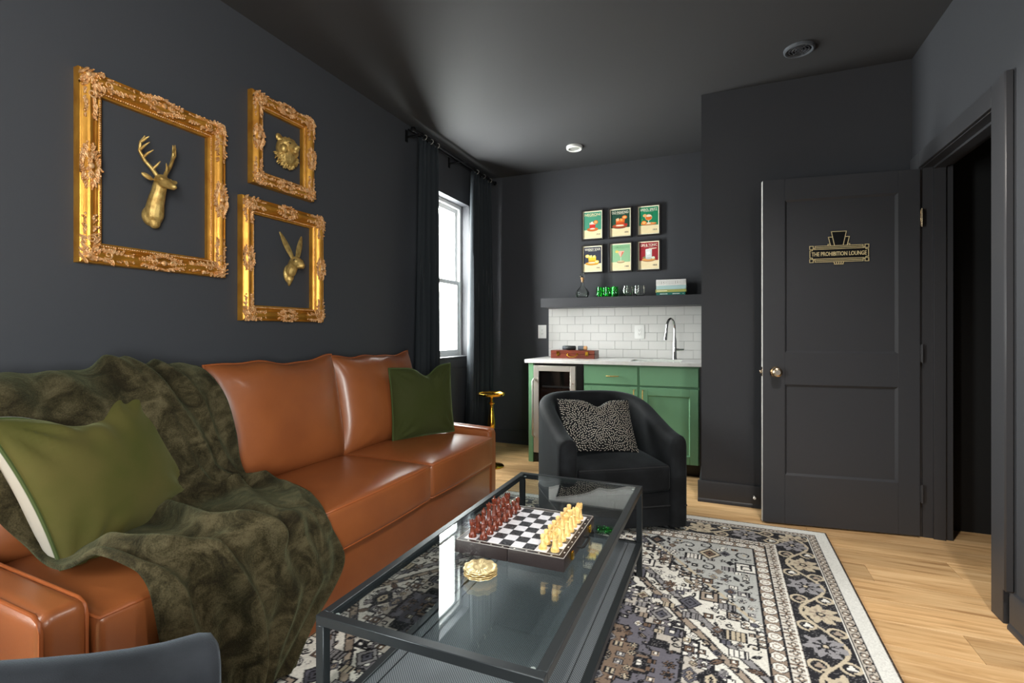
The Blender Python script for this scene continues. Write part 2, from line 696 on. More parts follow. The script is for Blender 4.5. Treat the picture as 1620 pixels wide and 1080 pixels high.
mb = MB()
wall_with_openings(mb, YF - .15, YB + .15, 0, ZC, WIN, lambda a, b, c, d: mb.box(XL - .15, XL, a, b, c, d))
struct('wall_left', mb, 'wall_paint', 'dark charcoal wall behind the leather sofa')
mb = MB()
mb.box(XL, XR + .13, YF - .15, YF, 0, ZC)
struct('wall_front', mb, 'wall_paint', 'dark wall behind the camera')
struct('wall_back', MB().box(XL, XBUMP + .1, YB, YB + .15, 0, ZC), 'wall_paint', 'dark charcoal back wall of the bar alcove')
struct('wall_alcove', MB().box(XBUMP, XR + .13, YBUMP, YB, 0, ZC), 'wall_paint', 'dark wall block jutting out behind the open door')
DY0, DY1, DZ = 2.63, 3.432, 2.05
mb = MB()
wall_with_openings(mb, YF, YBUMP, 0, ZC, [RWIN, (DY0 - .02, DY1 + .02, 0, DZ + .02)],
                   lambda a, b, c, d: mb.box(XR, XR + .13, a, b, c, d) if b - a > 1e-4 else None)
struct('wall_right', mb, 'wall_paint', 'dark charcoal right wall with the doorway')
# hall beyond the doorway, its darkness painted on in black
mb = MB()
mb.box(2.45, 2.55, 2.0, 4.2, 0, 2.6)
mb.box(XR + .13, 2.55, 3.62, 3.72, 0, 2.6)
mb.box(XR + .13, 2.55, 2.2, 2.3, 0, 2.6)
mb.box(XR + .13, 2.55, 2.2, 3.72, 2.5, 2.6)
struct('wall_hall', mb, 'hall_shade_black', 'walls of the unlit room beyond the doorway, darkness painted in black')


def baseboard(name, a, b, axis, pos, sgn, label):
    """board + shoe mould along a wall; axis 'x' runs along x at y=pos, sgn gives the side it stands proud to"""
    prof = [(0, 0.0), (0.022, 0.0), (0.022, 0.012), (0.017, 0.022), (0.015, 0.024), (0.015, 0.125), (0.010, 0.14), (0, 0.14)]
    mb = MB()
    V, F = [], []
    n = len(prof)
    for t in (a, b):
        for (d, z) in prof:
            V.append((t, pos + sgn * d, z) if axis == 'x' else (pos + sgn * d, t, z))
    F = [tuple(range(n)), tuple(range(n, 2 * n))] + [(i, (i + 1) % n, n + (i + 1) % n, n + i) for i in range(n)]
    mb.add(V, F)
    return struct(name, mb, 'trim_paint', label)


baseboard('baseboard_left', YF, YB, 'y', XL, 1, 'dark baseboard along the sofa wall')
baseboard('baseboard_back', XL + .02, -1.57, 'x', YB, -1, 'dark baseboard between curtain and green cabinets')
baseboard('baseboard_alcove', XBUMP - .022, XR, 'x', YBUMP, -1, 'dark baseboard under the wall block behind the door')
baseboard('baseboard_alcove_side', YBUMP - .0, 4.19, 'y', XBUMP, -1, 'dark baseboard on the side of the wall block')
baseboard('baseboard_right', YF, 2.495, 'y', XR, -1, 'dark baseboard on the right wall beside the doorway')

# door casing, jambs and stops
mb = MB()
mb.bbox(XR - .018, XR + .0, 2.535, DY0 - .002, 0, 2.14, .002)
mb.bbox(XR - .018, XR + .0, DY1 + .002, 3.575, 0, 2.14, .002)
mb.bbox(XR - .018, XR + .0, DY0 - .002, DY1 + .002, DZ + .003, 2.14, .002)
t1 = struct('trim_1', mb, 'trim_paint', 'dark flat casing around the doorway')
struct('bead', MB().bbox(XR - .03, XR, 2.492, 2.535, .14, 2.142, .005), 'trim_paint', parent=t1)
mb = MB()
mb.bbox(XR - .001, XR + .135, DY1, DY1 + .019, 0, DZ, .0015)
mb.bbox(XR - .001, XR + .135, DY0 - .019, DY0, 0, DZ, .0015)
mb.bbox(XR - .001, XR + .135, DY0 - .019, DY1 + .019, DZ, DZ + .019, .0015)
struct('jamb', mb, 'trim_paint', parent=t1)
mb = MB()
mb.bbox(XR + .045, XR + .10, DY1 - .013, DY1, 0, DZ, .0015)
mb.bbox(XR + .045, XR + .10, DY0, DY0 + .013, 0, DZ, .0015)
mb.bbox(XR + .045, XR + .10, DY0, DY1, DZ - .013, DZ, .0015)
struct('door_stop', mb, 'trim_paint', parent=t1)

# the open door leaf: local x from hinge to latch edge, front face towards -y
hx, hy, ex, ey = 1.018, 3.412, 0.233, 3.314
ang = math.atan2(ey - hy, ex - hx)
door = bpy.data.objects.new('door_1', None)
COL.objects.link(door)
door.location = (hx, hy, 0)
door.rotation_euler = (0, 0, ang)
door['kind'] = 'structure'
door['label'] = 'open dark two-panel door carrying a gold sign'
# in this frame +x runs from hinge to latch, the side seen by the camera is +y
DWD, TH = 0.792, 0.035


def dpart(name, mb, m='door_paint', parent=door, smooth=40):
    return mb.build(name, m, parent, smooth)


for (a, b) in ((0.0, .104), (.673, DWD)):
    dpart('stile', MB().bbox(a, b, -TH, 0, .01, 2.04, .0012))
for (c, d) in ((.01, .296), (.83, 1.017), (1.916, 2.04)):
    dpart('rail', MB().bbox(.104, .673, -TH, 0, c, d, .0006))
for (c, d) in ((.296, .83), (1.017, 1.916)):
    dpart('panel', MB().box(.104, .673, -TH + .012, -.012, c, d))
    # sloped bead round the sunk panel, front side
    a0, a1, w = .104, .673, .012
    V = [(a0, 0, c), (a1, 0, c), (a1, 0, d), (a0, 0, d),
         (a0 + w, -.0118, c + w), (a1 - w, -.0118, c + w), (a1 - w, -.0118, d - w), (a0 + w, -.0118, d - w),
         (a0, -.013, c), (a1, -.013, c), (a1, -.013, d), (a0, -.013, d)]
    F = [(i, (i + 1) % 4, 4 + (i + 1) % 4, 4 + i) for i in range(4)] + [(4 + i, 4 + (i + 1) % 4, 8 + (i + 1) % 4, 8 + i) for i in range(4)] + \
        [(i, 8 + i, 8 + (i + 1) % 4, (i + 1) % 4) for i in range(4)]
    dpart('panel_moulding', MB().add(V, F), smooth=0)
kn = dpart('door_knob', MB().lathe([(.001, .062), (.016, .061), (.025, .056), (.028, .047), (.027, .036), (.018, .030), (.012, .026), (.011, .012)],
                                  24, (.724, 0, .903), 'y'), 'nickel')
dpart('rose', MB().lathe([(.001, .0005), (.032, .0005), (.033, .006), (.028, .012), (.012, .013)], 24, (.724, 0, .903), 'y'), 'nickel', kn)
dpart('knob_ring', MB().lathe([(.010, .0622), (.012, .0628), (.014, .0622)], 20, (.724, 0, .903), 'y'), 'steel', kn)
mat('pale_edge', (176, 174, 170), .6)
dpart('latch_edge', MB().box(DWD - .0004, DWD + .0008, -TH + .001, -.001, .012, 2.038), 'pale_edge', smooth=0)  # thin pale grey strip over the latch edge
lp = dpart('latch_plate', MB().bbox(DWD, DWD + .002, -.029, -.006, .875, .93, .0005), 'nickel')
dpart('latch_bolt', MB().bbox(DWD, DWD + .014, -.023, -.012, .893, .912, .002), 'nickel', lp)
for hz in (1.77, 1.02, .245):
    hg = dpart('hinge', MB().lathe([(.006, -.05), (.006, .05)], 10, (-.008, .004, hz)), 'nickel' if hz > 1.5 else 'trim_paint')
    dpart('hinge_leaf', MB().bbox(-.0035, -.0005, -.032, .002, hz - .045, hz + .045, .0005), 'nickel' if hz > 1.5 else 'trim_paint', hg)
# rubber tipped spring stop at the foot of the door's latch edge
hs = thing('door_stopper', 'small white-tipped spring stopper on the baseboard behind the door edge', 'door stop', (.20, YBUMP - .015, .075))
MB().tube([(0, -.0, 0), (0, -.05, .004)], .005, 8).build('spring', 'steel', hs)
MB().lathe([(.007, 0), (.009, .004), (.008, .014), (.003, .016)], 10, (0, -.066, .005), 'y').build('tip', 'plastic_white', hs)


# windows
def window(name, label, y0, y1, z0, z1, horizontal_y=False, sill=True):
    """a double-hung window in the left wall; all lengths in the room frame"""
    root = bpy.data.objects.new(name, None)
    COL.objects.link(root)
    root['kind'] = 'structure'
    root['label'] = label
    xg = XL - .115
    mb = MB()
    fw = .035
    mb.bbox(xg - .03, xg + .03, y0, y0 + fw, z0, z1, .002)
    mb.bbox(xg - .03, xg + .03, y1 - fw, y1, z0, z1, .002)
    mb.bbox(xg - .03, xg + .03, y0 + fw, y1 - fw, z0, z0 + fw, .002)
    mb.bbox(xg - .03, xg + .03, y0 + fw, y1 - fw, z1 - fw, z1, .002)
    mb.build('window_frame', 'pane_white', root)
    zm = (z0 + z1) / 2 - .02
    for (c, d, xo) in ((z0 + fw, zm + .02, .012), (zm - .02, z1 - fw, -.014)):
        sw = .04
        mb = MB()
        a0, a1 = y0 + fw, y1 - fw
        mb.bbox(xg + xo - .012, xg + xo + .012, a0, a0 + sw, c, d, .002)
        mb.bbox(xg + xo - .012, xg + xo + .012, a1 - sw, a1, c, d, .002)
        mb.bbox(xg + xo - .012, xg + xo + .012, a0 + sw, a1 - sw, c, c + sw, .002)
        mb.bbox(xg + xo - .012, xg + xo + .012, a0 + sw, a1 - sw, d - sw, d, .002)
        s_ = mb.build('sash', 'pane_white', root)
        MB().box(xg + xo - .003, xg + xo + .003, a0 + sw - .003, a1 - sw + .003, c + sw - .003, d - sw + .003).build('pane', 'window_glass', s_, 0)
    if sill:
        MB().bbox(XL - .085, XL + .02, y0 - .03 * 0, y1 + .03 * 0, z0 - .0, z0 + .018, .004).build('window_sill', 'trim_paint', root)
        MB().bbox(XL, XL + .012, y0 - .05, y1 + .05, z0 - .09, z0 - .0, .003).build('apron', 'trim_paint', root)
    return root


window('window_1', 'white double-hung window between the dark curtains', *WIN[0])
window('window_2', 'window in the left wall beside the camera', *WIN[1])
# window added out of view in the right wall for its light
root = bpy.data.objects.new('added_window_3', None)
COL.objects.link(root)
root['kind'] = 'structure'
root['label'] = 'added window in the right wall behind the camera'
a, b, c0, d0 = RWIN
mb = MB()
for yy in (a, (a + b) / 2 - .02, b - .04):
    mb.bbox(XR + .05, XR + .11, yy, yy + .04, c0, d0, .002)
for zz in (c0, d0 - .04):
    mb.bbox(XR + .051, XR + .109, a + .04, b - .04, zz, zz + .04, .002)
mb.build('window_frame', 'pane_white', root)
for (p, q) in ((a + .04, (a + b) / 2 - .02), ((a + b) / 2 + .02, b - .04)):
    MB().box(XR + .077, XR + .083, p, q, c0 + .04, d0 - .04).build('pane', 'window_glass', root, 0)
# ceiling fittings
mat('added_lit_lens', (255, 245, 230), .5, emis=(255, 238, 215), emis_s=6)  # glowing lens of the added ceiling lights


def downlight(label, x, y, watts):
    cl = thing('recessed_ceiling_light', label, 'ceiling light', (x, y, ZC), group='recessed ceiling lights')
    MB().lathe([(.048, -.004), (.050, -.022), (.060, -.026), (.068, -.020), (.071, -.006), (.070, 0)], 32).build('trim_ring', 'plastic_white', cl)
    MB().lathe([(.001, -.014), (.049, -.014), (.049, -.003), (.001, -.003)], 32).build('lens', 'added_lit_lens' if watts else 'light_lens', cl)
    if watts:
        l = bpy.data.lights.new('added_downlight_lamp', 'SPOT')
        l.energy = watts
        l.color = (1.0, .94, .86)
        l.spot_size = math.radians(125)
        l.spot_blend = .8
        l.shadow_soft_size = .045
        lo = bpy.data.objects.new('added_downlight_lamp', l)
        COL.objects.link(lo)
        lo.parent = cl
        lo.location = (0, 0, -.03)


downlight('round white recessed ceiling light above the bar', -1.165, 4.175, 0)
downlight('added lit ceiling light, out of view, over the doorway side of the room', .79, .75, 130)  # added above the frame to brighten the floor by the doorway
downlight('added lit ceiling light, out of view, over the rug', .38, 1.95, 95)  # added above the frame to brighten the rug
sp = thing('round_ceiling_vent', 'round dark grilled vent in the ceiling above the door', 'vent', (.410, 3.226, ZC))
MB().lathe([(.060, -.003), (.062, -.012), (.070, -.016), (.078, -.012), (.080, 0)], 32).build('rim', 'grey_leather', sp)
MB().lathe([(.001, -.002), (.061, -.002), (.061, 0), (.001, 0)], 28).build('backing', 'slot_dark', sp)
for rr in (.018, .034, .050):
    MB().lathe([(rr - .003, -.003), (rr - .002, -.012), (rr + .003, -.012), (rr + .005, -.003)], 28).build('louvre_ring', 'door_paint', sp)
for k in range(3):
    t = k * PI / 3
    MB().tube([(-.061 * math.cos(t), -.061 * math.sin(t), -.008), (.061 * math.cos(t), .061 * math.sin(t), -.008)], .0035, 6).build('spoke', 'door_paint', sp)


# curtains, rod, rings
def curtain(name, label, ya, yb, yla, ylb, folds, seed):
    r = random.Random(seed)
    root = thing(name, label, 'curtain', (-2.12, (ya + yb) / 2, 0), group=None)
    ph = [r.uniform(-.4, .4) for _ in range(40)]
    rows, cols = 46, folds * 12 + 1
    for side in (0,):
        P = []
        for i in range(rows):
            t = i / (rows - 1)                     # 0 top, 1 bottom
            z = 2.625 * (1 - t) + .012 * t
            A = ya + (yla - ya) * t ** .8
            B = yb + (ylb - yb) * t ** .8
            row_ = []
            for j in range(cols):
                u = j / (cols - 1)
                a = u * folds * 2 * PI
                k = int(u * folds)
                amp = (.030 + .012 * math.sin(k * 1.7 + seed)) * (0.75 + .45 * t)
                sway = .25 * math.sin(2.2 * t + ph[k % 40]) * t
                x = -2.125 + amp * math.sin(a + sway) + .006 * math.sin(3 * a + 5 * t)
                yy = A + (B - A) * u + .010 * math.cos(a + 1.1) * (0.4 + t) + .012 * t * math.sin(5 * t + ph[k % 40] * 6)
                row_.append((x, yy, z))
            P.append(row_)
        mbx = MB().grid(P)
    o = mbx.build('cloth', 'curtain_cloth', root, 60, world=True)
    md = o.modifiers.new('thickness', 'SOLIDIFY')
    md.thickness = .003
    n = 6
    for k in range(n):
        yy = ya + (yb - ya) * (k + .5) / n
        ring = MB().tube([(-2.12 + .021 * math.cos(q * 2 * PI / 14), yy + .004 * math.sin(q * PI / 7), 2.648 + .021 * math.sin(q * 2 * PI / 14)) for q in range(14)],
                         .0028, 6, closed=True)
        ro = ring.build('ring', 'steel' if k % 2 else 'rod_black', root, world=True)
        cp = MB().box(-2.123, -2.117, yy - .003, yy + .003, 2.612, 2.630).build('clip', 'rod_black', ro)
        cp.location = -Vector(root.location)
    return root


curtain('curtain', 'dark curtain left of the window, behind the sofa end', 3.235, 3.515, 3.135, 3.53, 5, 3)
curtain('curtain', 'dark curtain in the corner right of the window', 4.095, 4.53, 4.01, 4.565, 7, 8)
rod = thing('curtain_rod', 'black double curtain rod over the window', 'curtain rod', (-2.12, 3.87, 2.66))
MB().tube([(-2.12, 3.16, 2.655), (-2.12, 4.60, 2.655)], .011, 12).build('front_rod', 'rod_black', rod, world=True)
MB().tube([(-2.175, 3.17, 2.668), (-2.175, 4.60, 2.668)], .008, 12).build('rear_rod', 'rod_black', rod, world=True)
for yy in (3.15, 4.605):
    s_ = -1 if yy < 3.5 else 1
    MB().lathe([(.001, -.022), (.012, -.018), (.020, -.004), (.020, .006), (.012, .020), (.001, .022)], 14, (-2.12, yy + .0 * s_, 2.655), 'y').build('finial', 'rod_black', rod, world=True)
for yy in (3.22, 3.87, 4.52):
    MB().bbox(XL, -2.11, yy - .006, yy + .006, 2.635, 2.645, .002).box(XL, XL + .006, yy - .014, yy + .014, 2.60, 2.69).build('bracket', 'rod_black', rod, world=True)

# ================================================================== bar alcove
YC = 4.12                                            # plane of cabinet fronts


def shaker(root_obj, name, x0, x1, z0, z1, parent, framed=True):
    """a door or drawer front; framed ones get stiles, rails, sunk panel"""
    if not framed:
        return MB().bbox(x0, x1, YC, YC + .02, z0, z1, .002).build(name, 'green_paint', parent, world=True)
    w = .062
    mb = MB()
    mb.bbox(x0, x0 + w, YC, YC + .02, z0, z1, .0015)
    mb.bbox(x1 - w, x1, YC, YC + .02, z0, z1, .0015)
    mb.bbox(x0 + w, x1 - w, YC, YC + .02, z0, z0 + w, .0015)
    mb.bbox(x0 + w, x1 - w, YC, YC + .02, z1 - w, z1, .0015)
    d = mb.build(name, 'green_paint', parent, world=True)
    p = MB().box(x0 + w - .002, x1 - w + .002, YC + .009, YC + .016, z0 + w - .002, z1 - w + .002).build('panel', 'green_paint', d, world=False)
    a0, a1, c, e, g = x0 + w, x1 - w, z0 + w, z1 - w, .008
    V = [(a0, YC, c), (a1, YC, c), (a1, YC, e), (a0, YC, e), (a0 + g, YC + .009, c + g), (a1 - g, YC + .009, c + g), (a1 - g, YC + .009, e - g), (a0 + g, YC + .009, e - g)]
    q = MB().add(V, [(i, (i + 1) % 4, 4 + (i + 1) % 4, 4 + i) for i in range(4)]).build('panel_bead', 'green_paint', d, 0)
    for o in (p, q):
        o.location = -Vector(parent.location)
    return d


def pull(parent, x, z, vertical, ln=.095):
    mb = MB()
    h = ln / 2
    if vertical:
        pts = [(x, YC, z - h), (x, YC - .026, z - h), (x, YC - .030, z - h + .006), (x, YC - .030, z + h - .006), (x, YC - .026, z + h), (x, YC, z + h)]
    else:
        pts = [(x - h, YC, z), (x - h, YC - .026, z), (x - h + .006, YC - .030, z), (x + h - .006, YC - .030, z), (x + h, YC - .026, z), (x + h, YC, z)]
    o = mb.tube(pts, .0045, 8).build('handle', 'brass', parent)
    root = parent
    while root.parent:
        root = root.parent
    o.location = -Vector(root.location)
    return o


def cabinet(x0, x1, label, knob_side, drawer_pull):
    root = thing('base_cabinet', label, 'cabinet', ((x0 + x1) / 2, 4.4, 0), group='green bar cabinets')
    mb = MB()
    mb.box(x0, x1, YC + .022, YB - .02, .10, .868)
    mb.build('body', 'green_paint', root, 0, world=True)
    MB().box(x0, x1, YC + .07, YC + .085, 0.0, .10).build('toe_kick', 'fridge_black', root, 0, world=True)
    dr = shaker(root, 'drawer', x0 + .009, x1 - .009, .708, .856, root, False)
    dd = shaker(root, 'door', x0 + .009, x1 - .009, .102, .692, root, True)
    if drawer_pull:
        pull(dr, (x0 + x1) / 2 + .02, .777, False)
    pull(dd, x1 - .035 if knob_side > 0 else x0 + .035, .62, True, .10)
    return root


cabinet(-1.074, -.613, 'green base cabinet with drawer handle, right beside the wine fridge', 1, True)
cabinet(-.613, -.150, 'green base cabinet under the sink, against the dark wall block', -1, False)
tag(MB().bbox(-1.563, -1.521, 4.112, YB - .02, 0, .868, .001).build('end_panel', 'green_paint'),
    'narrow green end panel left of the wine fridge', 'cabinet panel')
tag(MB().bbox(-.150, XBUMP - .001, YC + .01, YC + .03, 0, .868, .001).build('filler_strip', 'trim_paint'),
    'dark narrow filler strip between green cabinet and wall block', 'filler strip')

fr = thing('wine_fridge', 'steel framed wine fridge with dark glass door under the counter', 'wine fridge', (-1.31, 4.4, 0))
MB().box(-1.515, -1.078, YC + .02, YB - .05, .02, .862).build('body', 'fridge_black', fr, 0, world=True)
mb = MB()
f0, f1, z0, z1, w = -1.513, -1.136, .086, .848, .047
mb.bbox(f0, f0 + w, YC - .018, YC + .018, z0, z1, .002)
mb.bbox(f1 - w, f1, YC - .018, YC + .018, z0, z1, .002)
mb.bbox(f0 + w, f1 - w, YC - .018, YC + .018, z0, z0 + .057, .002)
mb.bbox(f0 + w, f1 - w, YC - .018, YC + .018, z1 - w, z1, .002)
fd = mb.build('door', 'steel', fr, world=True)
g_ = MB().box(f0 + w, f1 - w, YC - .008, YC - .002, z0 + .057, z1 - w).build('glass', 'dark_glass', fd, 0)
g_.location = -Vector(fr.location)
s_ = MB().box(f0 + w + .03, f1 - w - .001, YC - .0095, YC - .0082, .66, .675).build('shelf_edge', 'fridge_black', fd, 0)
s_.location = -Vector(fr.location)
h_ = MB().tube([(f0 + .006, YC - .018, .735), (f0 + .004, YC - .055, .715), (f0 + .004, YC - .055, .245), (f0 + .006, YC - .018, .224)], .008, 10).build('handle', 'steel', fd)
h_.location = -Vector(fr.location)
k_ = MB().lathe([(.001, 0), (.005, 0), (.005, .004), (.001, .005)], 10, (f1 - .022, YC - .023, .70), 'y').build('lock', 'chrome', fd)
k_.location = -Vector(fr.location)
mb = MB().box(-1.513, -1.14, YC + .0, YC + .02, .012, .078)
gr_ = mb.build('vent_grille', 'fridge_black', fr, 0, world=True)
for k in range(9):
    v_ = MB().box(-1.49 + k * .037, -1.467 + k * .037, YC - .004, YC + .002, .025, .066).build('slat', 'slot_dark', gr_, 0)
    v_.location = -Vector(fr.location)

# worktop with sink cut-out
SX0, SX1, SY0, SY1 = -.70, -.30, 4.20, 4.50
ct = thing('worktop', 'white quartz worktop over the green cabinets', 'worktop', (-.86, 4.4, .87))
mb = MB()
mb.bbox(-1.595, SX0, 4.095, YB - .001, .87, .90, .002)
mb.bbox(SX1, XBUMP - .001, 4.095, YB - .001, .87, .90, .002)
mb.box(SX0 - .003, SX1 + .003, 4.0952, SY0, .8702, .8999)
mb.box(SX0 - .003, SX1 + .003, SY1, YB - .001, .8702, .8999)
mb.build('slab', 'quartz', ct, world=True)
MB().add([(SX0, SY0, .872), (SX1, SY0, .872), (SX1, SY1, .872), (SX0, SY1, .872), (SX0 + .02, SY0 + .02, .70), (SX1 - .02, SY0 + .02, .70), (SX1 - .02, SY1 - .02, .70), (SX0 + .02, SY1 - .02, .70)],
         [(0, 1, 5, 4), (1, 2, 6, 5), (2, 3, 7, 6), (3, 0, 4, 7), (4, 5, 6, 7)]).build('sink_bowl', 'steel', ct, 0, world=True)

fa = thing('faucet', 'chrome gooseneck faucet standing behind the sink', 'faucet', (-.372, 4.585, .90))
MB().lathe([(.001, 0), (.024, 0), (.024, .006), (.019, .012), (.017, .10), (.0165, .16), (.013, .19), (.001, .19)], 20).build('body', 'chrome', fa)
pts = [(0, 0, .18), (0, 0, .27)] + [(-.028 + .028 * math.cos(t), -.055 + .055 * math.cos(t), .27 + .085 * math.sin(t)) for t in np.linspace(.2, PI * .97, 14)] + [(-.06, -.115, .225)]
MB().tube(pts, .0105, 14).build('spout', 'chrome', fa)
MB().tube([(-.0605, -.116, .232), (-.066, -.124, .170)], [.0125, .0145], 14).build('spray_head', 'chrome', fa)
hd = MB().tube([(.016, 0, .085), (.036, 0, .085)], .012, 12).build('handle_hub', 'chrome', fa)
MB().tube([(.034, 0, .085), (.078, -.004, .087)], [.0095, .0075], 10).build('lever', 'chrome', hd)

# tiled backsplash
bs = MB().box(-1.577, XBUMP - .001, YB - .0085, YB - .0005, .90, 1.371).build('tile_backsplash', 'grout', smooth=0)
tag(bs, 'white subway tile backsplash above the worktop', 'backsplash', kind='structure')
TW, THT = .1545, .0785
tmesh = {}
for r in range(6):
    zt = 1.371 - r * THT
    zb = max(zt - THT, .9005)
    x = -1.577 - (TW - .04 if r % 2 == 0 else TW - .117)
    while x < XBUMP - .004:
        a, b = max(x, -1.577), min(x + TW, XBUMP - .002)
        if b - a > .01:
            key = (round(b - a, 3), round(zt - zb, 3))
            if key not in tmesh:
                tmesh[key] = MB().bbox(.0009, b - a - .0009, -.0055, 0, .0009, zt - zb - .0009, .0012).mesh('tile', 'tile_white', 0)
            place('tile', tmesh[key], bs, (a, YB - .0085, zb))
        x += TW


def outlet(label, x0, x1, z0, z1, yb, group='wall outlets'):
    root = thing('power_outlet', label, 'outlet', ((x0 + x1) / 2, yb, (z0 + z1) / 2), group=group)
    w, h = (x1 - x0) / 2, (z1 - z0) / 2
    MB().bbox(-w, w, -.006, 0, -h, h, .002, 2).build('cover_plate', 'plastic_white', root)
    ins = MB().bbox(-.017, .017, -.0085, -.005, -.034, .034, .001).build('socket_insert', 'plastic_white', root)
    for zc in (-.018, .018):
        for xx in (-.006, .006):
            MB().box(xx - .001, xx + .001, -.0089, -.0083, zc - .004, zc + .004).build('slot', 'slot_dark', ins, 0)
        MB().lathe([(.0025, -.0003), (.0025, .0003)], 8, (0, -.0086, zc - .010), 'y').build('slot', 'slot_dark', ins, 0)
    return root


outlet('white outlet on the dark wall left of the tiles', -1.690, -1.604, 1.078, 1.211, YB)
outlet('white outlet on the tiled backsplash left of the faucet', -.737, -.647, 1.077, 1.205, YB - .0145)

# floating shelf
tag(MB().bbox(-1.578, XBUMP - .001, 4.47, YB - .001, 1.371, 1.459, .0015).build('floating_shelf', 'trim_paint'),
    'thick dark floating shelf above the tiled backsplash', 'shelf')
ZS = 1.4592

# decanter
d = thing('glass_decanter', 'clear round glass decanter with ball stopper on the shelf', 'decanter', (-1.199, 4.58, ZS))
outer = [(.001, 0), (.035, 0), (.050, .008), (.062, .035), (.060, .055), (.045, .080), (.022, .105), (.0155, .125), (.0150, .160), (.019, .168)]
inner = [(.016, .168), (.012, .158), (.0125, .125), (.019, .106), (.042, .080), (.057, .055), (.059, .036), (.047, .012), (.001, .010)]
MB().lathe(outer + inner, 28, wob=lambda a, i: 1 + (.07 * math.cos(7 * a) if 2 <= i <= 5 else 0)).build('bottle', 'clear_glass', d)
MB().lathe([(.001, .150), (.0105, .150), (.0115, .172), (.016, .178), (.0165, .190), (.001, .190)], 16).build('cork_collar', 'cork', d)
MB().ell((0, 0, .212), (.026, .026, .024), n=10, m=7).build('stopper_ball', 'clear_glass', d, 0)


def tumbler_mesh(name, h, r, material, ribs, bulge):
    o_ = [(.001, 0), (r * .72, 0), (r * .85, .004), (r * (1 + bulge), h * .35), (r * (1 + bulge * .8), h * .6), (r * .92, h)]
    i_ = [(r * .86, h), (r * (.92 + bulge * .8), h * .6), (r * (.92 + bulge), h * .35), (r * .78, .010), (.001, .009)]
    return MB().lathe(o_ + i_, 32, wob=lambda a, i: 1 + (.085 * math.cos(ribs * a) if 1 <= i <= 5 else 0)).mesh(name, material)


gm = tumbler_mesh('green_tumbler', .095, .031, 'green_glass', 8, .02)
for (x, yy, lab) in ((-1.030, 4.560, 'leftmost in the front'), (-.958, 4.565, 'second from the right'), (-.892, 4.560, 'rightmost'), (-.995, 4.640, 'second from the left, standing behind')):
    o = bpy.data.objects.new('green_tumbler', gm)
    COL.objects.link(o)
    o.location = (x, yy, ZS)
    tag(o, 'bright green ribbed glass tumbler on the shelf, ' + lab, 'tumbler', 'green tumblers on the shelf')
cm = tumbler_mesh('clear_tumbler', .098, .043, 'clear_glass', 10, .10)
for (x, lab) in ((-.770, 'clear ribbed stemless glass on the shelf, next to the green tumblers'), (-.668, 'clear ribbed stemless glass on the shelf, next to the books')):
    o = bpy.data.objects.new('clear_tumbler', cm)
    COL.objects.link(o)
    o.location = (x, 4.575, ZS)
    tag(o, lab, 'glass', 'clear stemless glasses')

# books
BK = [('deep teal book at the bottom of the shelf stack', (22, 104, 92), .027, -.520, -.278, (225, 235, 225), 1),
      ('olive green book with cream pages, second from the bottom', (160, 160, 84), .024, -.526, -.270, (238, 230, 196), 0),
      ('pale blue-grey book under the white patterned one', (168, 196, 194), .034, -.520, -.272, None, 0),
      ('white book with grey patterned spine on top of the stack', (226, 224, 220), .052, -.521, -.273, None, 2)]
z = ZS
for i, (lab, col, h, x0, x1, ink, deco) in enumerate(BK):
    mat('book_cover_%d' % i, col, .55)
    b = thing('book', lab, 'book', ((x0 + x1) / 2, 4.60, z), group='books on the bar shelf')
    w, dp = (x1 - x0) / 2, .09
    mb = MB()
    mb.bbox(-w, w, -dp, dp, 0, .003, .0008)
    mb.bbox(-w, w, -dp, dp, h - .003, h, .0008)
    mb.bbox(-w, w, -dp, -dp + .004, .001, h - .001, .0008)
    mb.build('cover', 'book_cover_%d' % i, b)
    MB().box(-w + .004, w - .004, -dp + .004, dp - .006, .003, h - .003).build('pages', 'cream_linen', b, 0)
    if deco == 1:
        mat('book_ink', (225, 235, 225), .6)
        for (xx, ww) in ((-.055, .07), (.045, .06), (.105, .01)):
            mb = MB()
            n = int(ww / .006)
            for q in range(max(n, 1)):
                mb.box(xx - ww / 2 + q * .006, xx - ww / 2 + q * .006 + .0042, -dp - .0006, -dp, .009, .016 + .002 * (q % 2))
            mb.build('spine_lettering', 'book_ink', b, 0)
    if i == 1:
        MB().box(-w + .012, -.03, -dp - .0006, -dp, .010, .015).build('spine_lettering', 'cream_edge', b, 0)
    if deco == 2:
        mat('pattern_grey', (128, 118, 112), .6)
        mb = MB()
        for sx in (-.06, .055):
            for q in range(7):
                t = q * PI / 3.5
                mb.box(sx + .017 * math.cos(t) - .0025, sx + .017 * math.cos(t) + .0025, -dp - .0006, -dp, h / 2 + .013 * math.sin(t) - .0025, h / 2 + .013 * math.sin(t) + .0025)
            mb.box(sx - .004, sx + .004, -dp - .0006, -dp, h / 2 - .004, h / 2 + .004)
        for q in range(21):
            if abs(abs(q - 10) - 5) > 1:
                mb.box(-.115 + q * .0115, -.113 + q * .0115, -dp - .0006, -dp, .008, h - .008)
        mb.build('spine_pattern', 'pattern_grey', b, 0)
    z += h
tray = thing('black_tray', 'flat black object lying on top of the book stack', 'tray', (-.385, 4.60, z))
MB().bbox(-.072, .072, -.05, .05, 0, .009, .004, 2).build('dish', 'black_leather', tray)
MB().tube([(-.06, -.045, .010), (.06, -.045, .010), (.06, .045, .010), (-.06, .045, .010)], .0025, 6, closed=True).build('rim', 'black_leather', tray)

